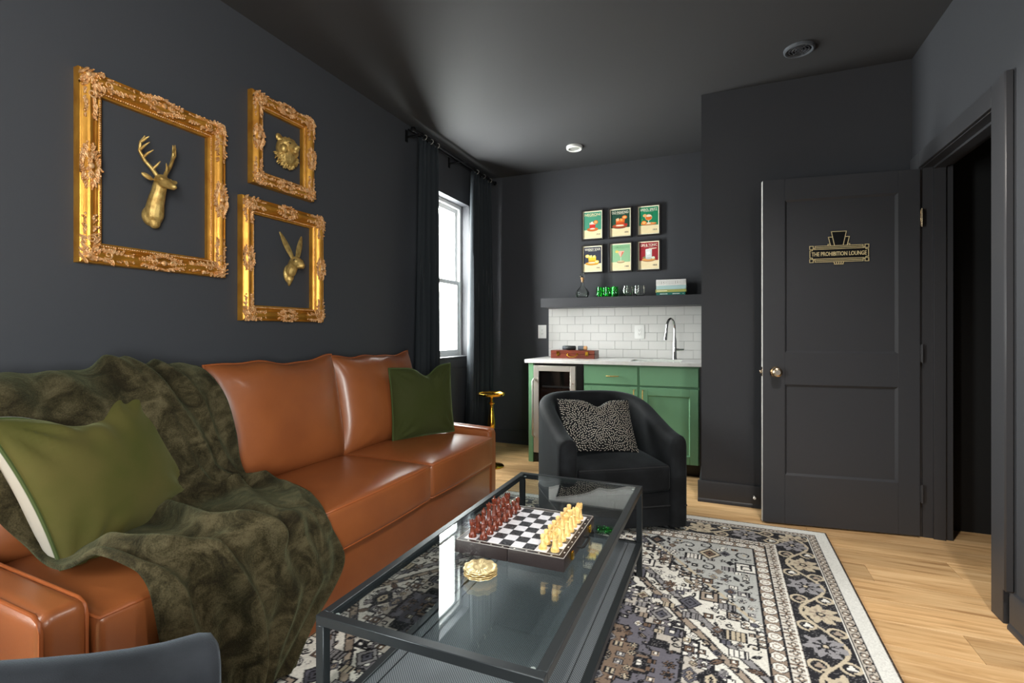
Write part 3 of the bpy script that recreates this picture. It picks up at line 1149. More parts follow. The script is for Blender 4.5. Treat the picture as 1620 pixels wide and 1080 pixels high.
# wooden game case with clasps, two rolls on it
gc = thing('wooden_case', 'glossy reddish wooden case with brass clasps on the worktop', 'case', (-1.24, 4.46, .9002))
MB().bbox(-.205, .205, -.085, .085, 0, .040, .002).build('bottom_shell', 'mahogany', gc)
MB().bbox(-.205, .205, -.085, .085, .0412, .074, .002).build('lid', 'mahogany', gc)
for xx in (-.135, .135):
    c_ = MB().bbox(xx - .014, xx + .014, -.090, -.085, .024, .064, .001).build('clasp', 'brass_bright', gc)
    MB().lathe([(.001, -.004), (.006, -.004), (.006, 0)], 10, (xx, -.090, .046), 'y').build('clasp_button', 'brass_bright', c_)
hn = MB().tube([(-.045, -.085, .040), (-.044, -.098, .037), (-.034, -.102, .022), (-.012, -.104, .017), (.012, -.104, .017), (.034, -.102, .022), (.044, -.098, .037), (.045, -.085, .040)],
               [.005, .005, .0035, .0045, .0045, .0035, .005, .005], 8).build('handle', 'brass_bright', gc)
for xx in (-.045, .045):
    MB().lathe([(.001, -.004), (.009, -.003), (.010, 0)], 10, (xx, -.085, .040), 'y').build('handle_rosette', 'brass_bright', hn)
r1 = thing('leather_roll', 'small black and grey roll lying on the wooden case, left', 'roll', (-1.285, 4.45, .9745 + .020))
MB().lathe([(.001, -.045), (.016, -.045), (.020, -.038), (.020, .040), (.016, .047), (.001, .047)], 16, (.010, 0, 0), 'x').build('body', 'black_leather', r1)
MB().lathe([(.001, -.020), (.017, -.020), (.019, .0), (.019, .012), (.001, .014)], 16, (-.050, .01, 0), 'x').build('end_cap', 'grey_leather', r1)
r2 = thing('cork_roll', 'small grey and tan roll lying on the wooden case, right', 'roll', (-1.165, 4.45, .9745 + .020))
MB().lathe([(.001, -.040), (.019, -.040), (.020, .014), (.001, .014)], 16, (0, 0, 0), 'x').build('body', 'grey_leather', r2)
MB().lathe([(.001, .0145), (.019, .0145), (.018, .042), (.001, .044)], 16, (0, 0, 0), 'x').build('end', 'cork', r2)


# ---------------------------------------------------------------- cocktail posters
def disc(cx, cz, rx, rz, n=20, a0=0, a1=2 * PI):
    return [(cx + rx * math.cos(a0 + (a1 - a0) * i / n), cz + rz * math.sin(a0 + (a1 - a0) * i / n)) for i in range(n if a1 - a0 > 6 else n + 1)]


_inks = {}


def ink(c):
    if c not in _inks:
        _inks[c] = mat('ink_%d_%d_%d' % c, c, .6).name
    return _inks[c]


ORG, RED_, WHT, TAN, DKT = (232, 112, 30), (206, 40, 24), (248, 238, 216), (178, 92, 36), (96, 40, 20)


def art(kind):
    """list of (polygon, colour) in poster units: x -1..1 over the printed width, z -1..1 over the height"""
    L = []
    if kind == 'rocks_red':
        L += [(disc(0, -.30, .55, .13), TAN), (disc(0, -.27, .55, .12), (214, 112, 44)), ([(-.30, .12), (.30, .12), (.26, -.24), (-.26, -.24)], RED_),
              ([(-.30, .20), (.30, .20), (.30, .06), (-.30, .06)], (236, 196, 180)), ([(-.16, .24), (.02, .28), (.06, .12), (-.12, .08)], WHT),
              (disc(0, -.24, .26, .05), WHT), (disc(.32, .22, .22, .14), ORG), (disc(.32, .22, .15, .09), (250, 190, 110))]
    elif kind == 'rocks_amber':
        L += [(disc(-.05, -.24, .70, .15), DKT), (disc(-.05, -.20, .70, .14), (170, 70, 30)), ([(-.42, .30), (.42, .30), (.38, -.10), (-.38, -.10)], ORG),
              ([(-.38, .05), (.38, .05), (.36, -.06), (-.36, -.06)], (196, 60, 16)), ([(-.40, .32), (-.14, .38), (-.10, .18), (-.36, .14)], (246, 206, 160)),
              ([(-.02, .34), (.22, .30), (.20, .14), (0, .16)], (250, 176, 90)), (disc(-.02, -.17, .40, .05), WHT), (disc(.40, .40, .24, .13), ORG), (disc(.40, .40, .16, .08), (250, 190, 110)),
              (disc(.48, -.12, .20, .07), (198, 36, 30))]
    elif kind == 'spritz':
        L += [(disc(0, -.24, .72, .10), TAN), (disc(0, -.21, .72, .09), (222, 170, 110)), ([(-.04, .10), (.04, .10), (.04, -.18), (-.04, -.18)], (220, 235, 220)), (disc(0, -.19, .20, .04), WHT),
              (disc(0, .22, .32, .22), (240, 200, 170)), (disc(0, .18, .28, .15), ORG), (disc(0, .32, .26, .06), WHT), (disc(-.34, .36, .18, .11), (244, 190, 120)),
              (disc(-.42, -.14, .24, .15), ORG), (disc(-.42, -.14, .17, .10), (252, 200, 110)), (disc(.44, -.16, .26, .10, 12, PI, 2 * PI), ORG), (disc(.44, -.16, .18, .06, 12, PI, 2 * PI), (252, 200, 110)),
              ([(.22, .36), (.28, .36), (.36, .54), (.30, .54)], (40, 130, 60)), ([(-.66, .05), (-.52, .16), (-.48, .02)], (90, 170, 60))]
    elif kind == 'sour':
        L += [(disc(-.05, -.34, .66, .12), (176, 110, 20)), (disc(-.05, -.31, .66, .11), (226, 160, 40)), ([(-.42, .22), (.36, .22), (.34, -.20), (-.38, -.20)], (248, 200, 50)),
              ([(-.38, -.08), (.34, -.08), (.33, -.18), (-.37, -.18)], (218, 150, 20)), ([(-.30, .30), (-.06, .34), (-.04, .16), (-.28, .12)], (254, 236, 150)), ([(.04, .28), (.28, .32), (.28, .14), (.06, .12)], (254, 236, 150)),
              (disc(-.02, -.26, .42, .05), WHT), (disc(-.50, .26, .22, .13), (252, 214, 80)), (disc(-.50, .26, .15, .09), (254, 240, 170)), (disc(.44, -.20, .22, .12), (252, 214, 80)), (disc(.44, -.20, .15, .08), (254, 240, 170))]
    elif kind == 'coupe':
        L += [(disc(.02, -.32, .36, .08), (120, 70, 30)), (disc(.02, -.29, .34, .07), (222, 196, 150)), ([(-.015, .02), (.055, .02), (.05, -.28), (-.01, -.28)], (206, 224, 196)),
              ([(-.32, .48), (.38, .48), (.04, .02), (0, .02)], (244, 190, 170)), ([(.30, .40), (.22, .30), (.06, .06), (.03, .04), (.12, .40)], (222, 110, 80)), (disc(-.34, .44, .16, .10), (240, 214, 110))]
    else:
        L += [(disc(0, -.28, .62, .13), (150, 70, 24)), (disc(0, -.25, .62, .12), (226, 160, 90)), ([(-.30, .44), (.30, .44), (.28, -.16), (-.28, -.16)], (226, 230, 226)), (disc(0, -.17, .28, .07), (200, 206, 204)),
              ([(-.22, .30), (.10, .34), (.16, .12), (-.16, .06)], (248, 250, 248)), (disc(0, .44, .30, .06), (246, 248, 246)), ([(.0, .54), (.72, .56), (.72, .50), (.1, .44)], (240, 224, 200)),
              ([(-.60, -.12), (-.34, -.02), (-.30, -.18)], (120, 150, 90)), (disc(.42, -.14, .16, .09), (234, 240, 214))]
    return L


PO = [('NEGRONI', 'rocks_red', (70, 152, 122), -1.239, -1.027, 2.022, 2.311, '1919', 'top left cocktail poster with a red drink on green', (240, 224, 180)),
      ('OLD FASHIONED', 'rocks_amber', (10, 66, 48), -.977, -.760, 2.024, 2.308, '1806', 'top middle cocktail poster with an amber drink on dark green', (248, 240, 220)),
      ('APEROL SPRITZ', 'spritz', (4, 132, 88), -.716, -.504, 2.026, 2.310, '1919', 'top right cocktail poster with an orange stemmed drink on green', (248, 240, 220)),
      ('WHISKEY SOUR', 'sour', (44, 48, 66), -1.239, -1.028, 1.705, 1.976, '1862', 'bottom left cocktail poster with a yellow drink on navy', (248, 240, 220)),
      ('COSMOPOLITAN', 'coupe', (150, 196, 150), -.974, -.757, 1.704, 1.982, '1985', 'bottom middle cocktail poster with a pink coupe on pale green', (120, 176, 124)),
      ('GIN & TONIC', 'gin', (160, 26, 38), -.715, -.504, 1.703, 1.985, '1858', 'bottom right cocktail poster with a white drink on dark red', (248, 240, 220))]
for (title, kind, bg, x0, x1, z0, z1, year, lab, tcol) in PO:
    cx, cz, w, h = (x0 + x1) / 2, (z0 + z1) / 2, (x1 - x0) / 2, (z1 - z0) / 2
    p = thing('cocktail_poster', lab, 'poster', (cx, YB, cz), group='framed cocktail posters')
    b = .011
    for (q0, q1, r0, r1) in ((-w, w, h - b, h), (-w, w, -h, -h + b), (-w, -w + b, -h + b, h - b), (w - b, w, -h + b, h - b)):
        MB().bbox(q0, q1, -.030, -.001, r0, r1, .001).build('frame_rail', 'poster_frame', p)
    MB().box(-w + b, w - b, -.014, -.010, -h + b, h - b).build('paper', 'cream_edge', p, 0)
    iw, ih = w - b - .010, h - b - .010
    y_ = -.0142
    MB().box(-iw, iw, y_ - .0002, y_, -ih, ih).build('print_ground', 'cream_paper', p, 0)
    pr = MB().box(-iw, iw, y_ - .0006, y_ - .0003, -ih + ih * .62, ih).build('print_field', ink(bg), p, 0)
    mbs = {}
    for n_, (poly, col) in enumerate(art(kind)):
        mbs.setdefault(n_, (MB(), col))[0].prism([(max(-iw, min(iw, q[0] * iw * 1.15)), q[1] * ih * 1.08 - ih * .03) for q in poly], 'y', y_ - .0009 - .0003 * n_, y_ - .0006 - .0003 * n_)
    allm = MB()
    cols = []
    for n_, (m_, col) in mbs.items():
        if col not in cols:
            cols.append(col)
        allm.add(m_.v, m_.f, cols.index(col))
    allm.build('drink_print', [ink(c_) for c_ in cols], p, 0)
    t = text_mb(title, iw * 1.78, ih * .20, .004 if kind == 'coupe' else .014, depth=.0006).build('title_lettering', ink(tcol), p, 0)
    t.location = (0, y_ - .0012, ih * .80)
    sub = MB()
    for q in range(14):
        sub.box(-iw * .5 + q * iw * .0714, -iw * .5 + q * iw * .0714 + iw * .05, y_ - .0009, y_ - .0006, ih * .655, ih * .675)
    sub.build('subtitle_print', ink(tcol), p, 0)
    yr = text_mb(year, iw * .42, ih * .12, depth=.0004).build('year_lettering', ink((90, 64, 40)), p, 0)
    yr.location = (iw * .66, y_ - .0008, -ih * .74)
    ln = MB()
    for q in range(4):
        ln.box(-iw * .86, iw * (.1 - .12 * q), y_ - .0004, y_ - .0002, -ih * (.56 + .08 * q) - .0008, -ih * (.56 + .08 * q))
    ln.build('fine_print', ink((206, 178, 128)), p, 0)

# ---------------------------------------------------------------- sign on the door (top-level: it hangs on the leaf)
M_door = Matrix.Translation((hx, hy, 0)) @ Matrix.Rotation(ang, 4, 'Z')
sg_loc = M_door @ Vector((.3935, -.0115, 1.590))
sg = thing('door_sign', 'black and gold art deco sign reading THE PROHIBITION LOUNGE', 'sign', sg_loc, ang + PI)
# local frame: x to the viewer's right, front is -y
W2, Hh = .151, .049
MB().bbox(-W2 + .004, W2 - .004, -.006, -.0006, -Hh + .004, Hh - .004, .0006).prism([(-.036, Hh - .006), (.036, Hh - .006), (.055, .094), (.040, .094), (.040, .126), (-.040, .126), (-.040, .094), (-.055, .094)], 'y', -.0058, -.0006).build('plate', 'sign_black', sg, 0)


def bar(mb, a, b, w=.0034):
    (x0, z0), (x1, z1) = a, b
    d = Vector((x1 - x0, z1 - z0))
    n = Vector((-d.y, d.x)).normalized() * w / 2
    e = d.normalized() * w / 2
    mb.prism([(x0 - e.x + n.x, z0 - e.y + n.y), (x0 - e.x - n.x, z0 - e.y - n.y), (x1 + e.x - n.x, z1 + e.y - n.y), (x1 + e.x + n.x, z1 + e.y + n.y)], 'y', -.0085, -.0055)


mb = MB()
sq = .011
for sx in (-1, 1):
    for sz in (-1, 1):
        cx, cz = sx * (W2 - sq), sz * (Hh - sq)
        for (a, b) in (((-1, -1), (1, -1)), ((1, -1), (1, 1)), ((1, 1), (-1, 1)), ((-1, 1), (-1, -1))):
            bar(mb, (cx + a[0] * (sq - .0017), cz + a[1] * (sq - .0017)), (cx + b[0] * (sq - .0017), cz + b[1] * (sq - .0017)))
        # hook joining the corner square to the lines
        bar(mb, (sx * (W2 - .030), sz * (Hh - .003)), (sx * (W2 - .030), sz * (Hh - .016)))
        bar(mb, (sx * (W2 - .030), sz * (Hh - .016)), (sx * (W2 - .022), sz * (Hh - .016)))
        bar(mb, (sx * (W2 - .016), sz * (Hh - .022)), (sx * (W2 - .016), sz * (Hh - .028)))
        bar(mb, (sx * (W2 - .016), sz * (Hh - .028)), (sx * (W2 - .003), sz * (Hh - .028)))
for sz in (-1, 1):
    bar(mb, (-W2 + .030, sz * (Hh - .003)), (W2 - .030, sz * (Hh - .003)))
    bar(mb, (-W2 + .036, sz * (Hh - .012)), (W2 - .036, sz * (Hh - .012)))
    bar(mb, (-W2 + .026, sz * (Hh - .021)), (W2 - .026, sz * (Hh - .021)))
for sx in (-1, 1):
    bar(mb, (sx * (W2 - .003), -Hh + .028), (sx * (W2 - .003), Hh - .028))
    bar(mb, (sx * .022, Hh - .002), (sx * .038, .127))
    bar(mb, (sx * .042, Hh - .002), (sx * .053, .096))
    bar(mb, (sx * .053, .096), (sx * .036, .096))
    bar(mb, (sx * .055, Hh + .006), (sx * .048, Hh + .006))
    bar(mb, (sx * .055, Hh + .006), (sx * .055, Hh - .002))
bar(mb, (-.038, .127), (.038, .127))
for k in range(5):
    bar(mb, (-.024 + k * .012, -Hh), (-.020 + k * .010, -Hh - .012))
bar(mb, (-.022, -Hh - .012), (.022, -Hh - .012))
mb.build('gold_outline', 'sign_gold', sg, 0)
t = text_mb('THE PROHIBITION LOUNGE', W2 * 1.84, .024, depth=.002).build('lettering', 'sign_gold', sg, 0)
t.location = (0, -.0068, 0)

# ================================================================== rug
RX0, RX1, RY0, RY1 = -1.895, .545, .21, 3.262


def rug_colours(X, Y):
    """Persian style pattern in quarter-symmetric rug space; returns colours (linear) for points"""
    cx, cy = (RX0 + RX1) / 2, (RY0 + RY1) / 2
    hw, hh = (RX1 - RX0) / 2, (RY1 - RY0) / 2
    p, q = np.abs(X - cx), np.abs(Y - cy)
    dx, dy = hw - p, hh - q
    d = np.minimum(dx, dy)
    s = np.where(dx < dy, q, p)                        # coordinate along the border
    rs = np.random.RandomState(5)

    def c(r, g, b):
        return np.array(C(r, g, b)[:3])
    CREAM, GREY, BLACK, TAUPE, BROWN, SLATE, BONE = c(234, 232, 226), c(150, 148, 150), c(40, 40, 44), c(162, 148, 134), c(116, 96, 82), c(98, 98, 108), c(198, 186, 164)
    col = np.tile(CREAM, X.shape + (1,)).astype(float)

    def put(m, k):
        col[m] = k

    def line(f, w):
        return np.abs(f) < w
    # ---- field
    fld = d > .39
    put(fld, c(228, 226, 218))
    fw_, fh_ = hw - .39, hh - .39
    u, v = p / fw_, q / fh_
    st = .05
    us, vs_ = np.floor(p / st) * st / fw_, np.floor(q / st) * st / fh_
    m = us + vs_                                        # stepped lozenge metric
    # corner spandrels
    sp = (m > 1.18) & fld
    put(sp, c(186, 188, 186))
    put(fld & (np.abs((p / fw_ + q / fh_) - 1.28) < .016), BLACK)
    put(fld & (np.abs((p / fw_ + q / fh_) - 1.33) < .012), BONE)
    put(fld & (m > 1.18) & (m < 1.235), TAUPE)
    # central medallion, stepped, in rings
    put(fld & (m < .80), c(132, 128, 134))
    put(fld & (m < .74), c(196, 190, 182))
    put(fld & (m < .66), c(112, 110, 120))
    put(fld & (m < .50), c(132, 114, 100))
    put(fld & (m < .36), c(90, 90, 98))
    put(fld & (m < .22), BONE)

    def step_edges(level, w, k):
        for (a, b) in ((w, 0), (-w, 0), (0, w), (0, -w)):
            us2 = np.floor(np.abs(p + a) / st) * st / fw_
            vs2 = np.floor(np.abs(q + b) / st) * st / fh_
            put(fld & ((m < level) != ((us2 + vs2) < level)), k)
    for L, w in ((.80, .007), (.74, .004), (.66, .006), (.50, .005), (.36, .005), (.22, .004), (1.18, .005), (1.235, .004)):
        step_edges(L, w, BLACK)
    # pearl chains that follow two of the rings
    for L in (.77, 1.208):
        band = fld & (np.abs(m - L) < .03)
        gx, gy = (p % .032) - .016, (q % .032) - .016
        rr = np.hypot(gx, gy)
        put(band & (rr < .013), BLACK)
        put(band & (rr < .0095), CREAM)
    # serrated diagonals and long hooked leaves
    zig = np.abs(((p + q) % .05) - .025)
    for k0, kk in ((.95, TAUPE), (1.05, GREY)):
        f = u + v - k0 + zig * .35
        put(fld & line(f, .022), kk)
        put(fld & line(np.abs(f) - .022, .0055), BLACK)
    # scattered motifs
    occ = []
    tries = 0
    while len(occ) < 300 and tries < 9000:
        tries += 1
        a, b = rs.uniform(0, fw_ - .03), rs.uniform(0, fh_ - .03)
        r = rs.choice([.018, .022, .028, .036, .048, .06])
        if any((a - o[0]) ** 2 + (b - o[1]) ** 2 < ((r + o[2]) * .86) ** 2 for o in occ):
            continue
        occ.append((a, b, r))
    for i, (a, b, r) in enumerate(occ):
        ax, ay = p - a, q - b
        box = (np.abs(ax) < r * 1.3) & (np.abs(ay) < r * 1.3) & fld
        if not box.any():
            continue
        X_, Y_ = ax[box], ay[box]
        t0 = rs.uniform(0, 6.28)
        rad, th = np.hypot(X_, Y_), np.arctan2(Y_, X_) + t0
        sub = col[box]
        kind = i % 6
        fills = [TAUPE, BROWN, SLATE, BLACK, BONE, CREAM, GREY]
        f1, f2 = fills[rs.randint(7)], fills[rs.randint(7)]
        if kind == 0:                                   # rosette
            R_ = r * (.72 + .22 * np.cos(rs.randint(5, 9) * th))
            sub[rad < R_] = BLACK
            sub[rad < R_ - .006] = f1
            sub[rad < r * .36] = BLACK
            sub[rad < r * .24] = f2
        elif kind == 1:                                 # leaf with midrib
            a1 = X_ * math.cos(t0) + Y_ * math.sin(t0)
            b1 = -X_ * math.sin(t0) + Y_ * math.cos(t0)
            w = .42 * r * np.clip(1 - (a1 / r) ** 2, 0, 1)
            sub[np.abs(b1) < w] = BLACK
            sub[np.abs(b1) < w - .005] = f1
            sub[(np.abs(b1) < .0025) & (np.abs(a1) < r * .7)] = BLACK
        elif kind == 2:                                 # nested lozenge
            mm = np.abs(X_) + np.abs(Y_) * .8
            for k2, kk in ((1, BLACK), (.84, f1), (.55, BLACK), (.42, f2), (.16, BLACK)):
                sub[mm < r * k2] = kk
        elif kind == 3:                                 # hooked box
            mm = np.maximum(np.abs(X_), np.abs(Y_))
            for k2, kk in ((.85, BLACK), (.68, f1), (.40, BLACK), (.26, CREAM)):
                sub[mm < r * k2] = kk
            sub[(np.abs(X_ - .3 * r) < .12 * r) & (Y_ > 0) & (mm < r * .8)] = BLACK
        elif kind == 4:                                 # outline scroll
            sp_ = rad - r * (.25 + .55 * ((th % 6.283) / 6.283))
            sub[np.abs(sp_) < .0045] = BLACK
            sub[rad < r * .14] = f1
        else:                                           # comb of bars
            mm = np.maximum(np.abs(X_), np.abs(Y_) * 1.3)
            sub[mm < r * .9] = BLACK
            sub[(mm < r * .78)] = f1
            sub[(mm < r * .78) & ((X_ % .018) < .006)] = BLACK
        col[box] = sub
    # fine outline hatching between motifs
    n1 = np.sin(p * 95 + 2.2 * np.sin(q * 31)) * np.sin(q * 88 + 2.4 * np.sin(p * 27))
    put(fld & (np.abs(n1 - .55) < .05) & (((p * 7).astype(int) + (q * 6).astype(int)) % 2 == 0), BLACK * 1.6)
    # ---- borders, from the inside out
    def repeat(sv, per):
        return (sv % per) / per - .5
    b1 = (d > .33) & (d <= .39)                          # brown chain of ovals
    put(b1, c(152, 136, 122))
    t, w = repeat(s, .062), (d - .36) / .03
    e = (t * 2 * 1.12) ** 2 + (w * 1.15) ** 2
    put(b1 & (e < 1.0), BLACK)
    put(b1 & (e < .80), CREAM)
    put(b1 & (e < .34), TAUPE)
    put(b1 & (e < .16), CREAM)
    b2 = (d > .275) & (d <= .33)                         # pale guard of small flowers
    put(b2, c(216, 212, 204))
    t = repeat(s, .048)
    w = (d - .3025) / .0275
    th = np.arctan2(w, t * 2)
    rr = np.hypot(t * 2, w)
    R_ = .62 + .2 * np.cos(4 * th)
    put(b2 & (rr < R_), BLACK)
    put(b2 & (rr < R_ - .2), TAUPE)
    put(b2 & (rr < .2), CREAM)
    put(b2 & (np.abs(t) > .44), BROWN)
    b3 = (d > .10) & (d <= .275)                         # dark main border with vine and palmettes
    put(b3, c(46, 46, 50))
    w = (d - .1875) / .0875                              # -1..1 across
    per = .46
    ph = s / per * 2 * PI
    vine = w - .66 * np.sin(ph)
    put(b3 & line(vine, .085), BONE)
    for k, (off, flip) in enumerate(((.25, -1), (.75, 1))):
        tt = ((s / per - off + .5) % 1.0 - .5) * per     # metres from the palmette centre
        wy = (w - flip * .12) * .0875
        rr, th = np.hypot(tt, wy), np.arctan2(wy, tt)
        R_ = .062 * (1 + .20 * np.cos(7 * th) + .10 * np.cos(13 * th + 1))
        put(b3 & (rr < R_), BONE if k == 0 else c(150, 148, 152))
        put(b3 & (rr < R_ * .72) & (np.cos(7 * th) < -.1), BLACK if k else TAUPE)
        put(b3 & (rr < .017), BLACK)
        put(b3 & (rr < .009), BONE)
        # side tendrils and buds
        for sg_ in (-1, 1):
            ct, cw = tt - sg_ * .105, (w + flip * .55) * .0875
            r2, t2 = np.hypot(ct, cw), np.arctan2(cw, ct)
            put(b3 & line(r2 - .030 - .006 * t2 / PI, .0055), BONE)
            put(b3 & (r2 < .014 * (1 + .3 * np.cos(3 * t2))), TAUPE if sg_ > 0 else CREAM)
    put((np.abs(d - .275) < .0035) | (np.abs(d - .33) < .0035) | (np.abs(d - .10) < .0035) | (np.abs(d - .39) < .004), BLACK)
    put((np.abs(d - .282) < .003) | (np.abs(d - .107) < .003), CREAM)
    b4 = (d > .065) & (d <= .10)                          # outer guard
    put(b4, c(190, 182, 172))
    t, w = repeat(s, .040), (d - .0825) / .0175
    rr = np.hypot(t * 2.1, w)
    put(b4 & (rr < .85), BLACK)
    put(b4 & (rr < .62), TAUPE)
    put(b4 & (rr < .3), CREAM)
    put(np.abs(d - .065) < .003, BLACK)
    put(d <= .063, c(222, 222, 218))
    put(d < .007, c(70, 58, 50))
    # wear and pile mottling
    base = col.copy()
    nz = rs.rand(*X.shape)
    wear = .5 + .5 * np.sin(X * 9 + 3 * np.sin(Y * 5)) * np.sin(Y * 11 + 2 * np.sin(X * 7))
    sp_ = nz < (.06 + .12 * wear)
    lum = col.mean(-1)
    col[sp_ & (lum < .08)] = col[sp_ & (lum < .08)] * .3 + GREY * .45
    col[sp_ & (lum > .3)] *= .88
    col *= (.90 + .2 * rs.rand(*X.shape))[..., None]
    return np.clip(col, 0, 1)


def make_rug():
    step = .0042
    xs = np.concatenate([np.arange(RX0, -1.46, .02), np.arange(-1.46, RX1 + .0001, step)])
    xs[-1] = RX1
    ys = np.concatenate([np.arange(RY0, .72, .02), np.arange(.72, RY1 + .0001, step)])
    ys[-1] = RY1
    X, Y = np.meshgrid(xs, ys)
    col = rug_colours(X, Y)
    rs = np.random.RandomState(1)
    lum = col.mean(-1)
    Z = .009 + .0012 * rs.rand(*X.shape) + .0010 * (lum > .3)
    h, w = X.shape
    V = np.stack([X, Y, Z], -1).reshape(-1, 3)
    idx = np.arange(h * w).reshape(h, w)
    F = np.stack([idx[:-1, :-1], idx[:-1, 1:], idx[1:, 1:], idx[1:, :-1]], -1).reshape(-1, 4)
    # turned-down edge
    ring = np.concatenate([idx[0, :], idx[1:, -1], idx[-1, ::-1][1:], idx[::-1, 0][1:-1]])
    n0 = len(V)
    Vb = V[ring].copy()
    Vb[:, 2] = 0.001
    V = np.concatenate([V, Vb])
    k = np.arange(len(ring))
    Fb = np.stack([ring, n0 + k, n0 + (k + 1) % len(ring), np.roll(ring, -1)], -1)
    F = np.concatenate([F, Fb])
    me = bpy.data.meshes.new('area_rug')
    me.vertices.add(len(V))
    me.vertices.foreach_set('co', V.astype(np.float32).ravel())
    me.loops.add(F.size)
    me.polygons.add(len(F))
    me.loops.foreach_set('vertex_index', F.astype(np.int32).ravel())
    me.polygons.foreach_set('loop_start', np.arange(0, F.size, 4, dtype=np.int32))
    me.polygons.foreach_set('loop_total', np.full(len(F), 4, dtype=np.int32))
    me.update(calc_edges=True)
    at = me.color_attributes.new('pattern', 'FLOAT_COLOR', 'POINT')
    rgba = np.ones((len(V), 4), np.float32)
    rgba[:h * w, :3] = col.reshape(-1, 3)
    rgba[h * w:, :3] = C(70, 58, 50)[:3]
    at.data.foreach_set('color', rgba.ravel())
    mat('rug_pile', (200, 200, 200), .95, spec=.05, attr='pattern', sheen=.15)
    me.materials.append(MATS['rug_pile'])
    o = bpy.data.objects.new('area_rug', me)
    COL.objects.link(o)
    tag(o, 'black, cream and grey patterned rug under the glass table', 'rug')


make_rug()
ZR = .0115


# ================================================================== sofa
sofa = thing('leather_sofa', 'cognac brown leather three-seat sofa along the left wall', 'sofa', (-1.80, 1.82, 0))
FX = -1.385                                           # front plane


def wpart(name, mb, m, parent, smooth=60):
    """a part given in room coordinates; sub-parts too"""
    o = mb.build(name, m, parent, smooth)
    root = parent
    while root.parent:
        root = root.parent
    if parent is root:
        o.location = -Vector(root.location)
    return o


wpart('base', MB().rbox(-2.17, FX - .004, .70, 2.95, .015, .275, .012, 4, 2), 'leather', sofa)
wpart('back_frame', MB().rbox(-2.20, -2.02, .66, 2.98, .02, .80, .04, 4, 3), 'leather', sofa)


def rail_tube(pts, r=.0045):
    return MB().tube(pts, r, 6, closed=True)


for (y0, y1) in ((.610, .709), (2.944, 3.035)):
    sl = lambda x, yy, z: (x, yy, z + (.028 * (x - FX) / -.8 * (1 if z > .3 else 0)))
    a = wpart('arm', MB().rbox(-2.19, FX, y0, y1, .015, .502, .030, 5, 4, fn=sl), 'leather', sofa)
    for yy in (y0 + .006, y1 - .006):
        pts = [(FX - .008, yy, .02), (FX - .008, yy, .465), (FX - .016, yy, .487), (FX - .040, yy, .499), (-2.15, yy, .499 + .027), (-2.18, yy, .47), (-2.18, yy, .02)]
        wpart('piping', MB().tube(pts, .0045, 6), 'leather_piping', a)
cy_ = [(.711, 1.452), (1.456, 2.196), (2.200, 2.940)]
for i, (y0, y1) in enumerate(cy_):
    def crown(x, yy, z, y0=y0, y1=y1):
        u, v = (yy - (y0 + y1) / 2) / ((y1 - y0) / 2), (x + 1.66) / .30
        k = max(0, 1 - u ** 4) * max(0, 1 - v ** 4)
        if z > .40:
            z += .026 * k
        if x > -1.40:
            x += .010 * max(0, 1 - u ** 2)
        return (x, yy, z)
    c_ = wpart('seat_cushion', MB().rbox(-2.03, -1.364, y0, y1, .280, .458, .022, 12, 3, fn=crown), 'leather', sofa)
    for zz in (.448, .288):
        n = 12
        pts = []
        for (a, b) in (((-1.371, y0 + .007), (-1.371, y1 - .007)), ((-1.371, y1 - .007), (-2.0, y1 - .007)), ((-2.0, y1 - .007), (-2.0, y0 + .007)), ((-2.0, y0 + .007), (-1.371, y0 + .007))):
            for t in range(n):
                px, py = a[0] + (b[0] - a[0]) * t / n, a[1] + (b[1] - a[1]) * t / n
                u = (py - (y0 + y1) / 2) / ((y1 - y0) / 2)
                if px > -1.40:
                    px += .010 * max(0, 1 - u ** 2)
                pts.append((px, py, zz + (.004 if zz > .4 else -.004)))
        wpart('piping', MB().tube(pts, .0045, 6, closed=True), 'leather_piping', c_)


def pillow(w, h, T, n=26, pinch=.06, chop=(0, 0, .3), wr=.004, seed=1, ear=.02, flat_bottom=0.0, wave=0.0, power=2.4, Tb=None):
    """returns (front sheet points, back sheet points, border points); local x width, z height, front towards -y"""
    r = random.Random(seed)
    phs = [r.uniform(0, 6.28) for _ in range(8)]

    def pos(u, v, side):
        x = u * w / 2 * (1 - pinch * (1 - v * v) * u * u)
        z = v * h / 2 * (1 - pinch * (1 - u * u) * v * v * (1 - (flat_bottom if v < 0 else 0)))
        amt, u0, sg_ = chop
        if v > -.2:
            z -= amt * math.exp(-((u - u0) / sg_) ** 2) * max(0, (v + .2) / 1.2) ** 2
        if wave and v > .6:
            z += wave * (math.sin(u * 5.1 + phs[0]) + .5 * math.sin(u * 11 + phs[1])) * ((v - .6) / .4)
        b = max(0.0, (1 - abs(u) ** power) * (1 - abs(v) ** power))
        t = (T if side < 0 or Tb is None else Tb) * b ** .55
        # wrinkles running out of the corners
        e = 0
        for k, (su, sv) in enumerate(((-1, -1), (1, -1), (1, 1), (-1, 1))):
            du, dv = u - su, v - sv
            rr = math.hypot(du, dv)
            an = math.atan2(dv, du)
            e += math.sin(an * 13 + phs[k]) * math.exp(-((rr - .35) / .32) ** 2)
        if amt and v > 0:
            e += 1.6 * math.sin((u - u0) * 16 + phs[5]) * math.exp(-((u - u0) / .4) ** 2) * v * v
        t += wr * e * min(1, b * 3)
        return (x, side * t, z)
    lin_ = [math.sin(PI / 2 * (-1 + 2 * i / n)) * .35 + (-1 + 2 * i / n) * .65 for i in range(n + 1)]
    A = [[pos(u, v, -1) for u in lin_] for v in lin_]
    B = [[pos(u, v, 1) for u in lin_] for v in lin_]
    border = A[0][:-1] + [A[i][-1] for i in range(n)] + A[n][::-1][:-1] + [A[i][0] for i in range(n, 0, -1)]
    return A, B, border


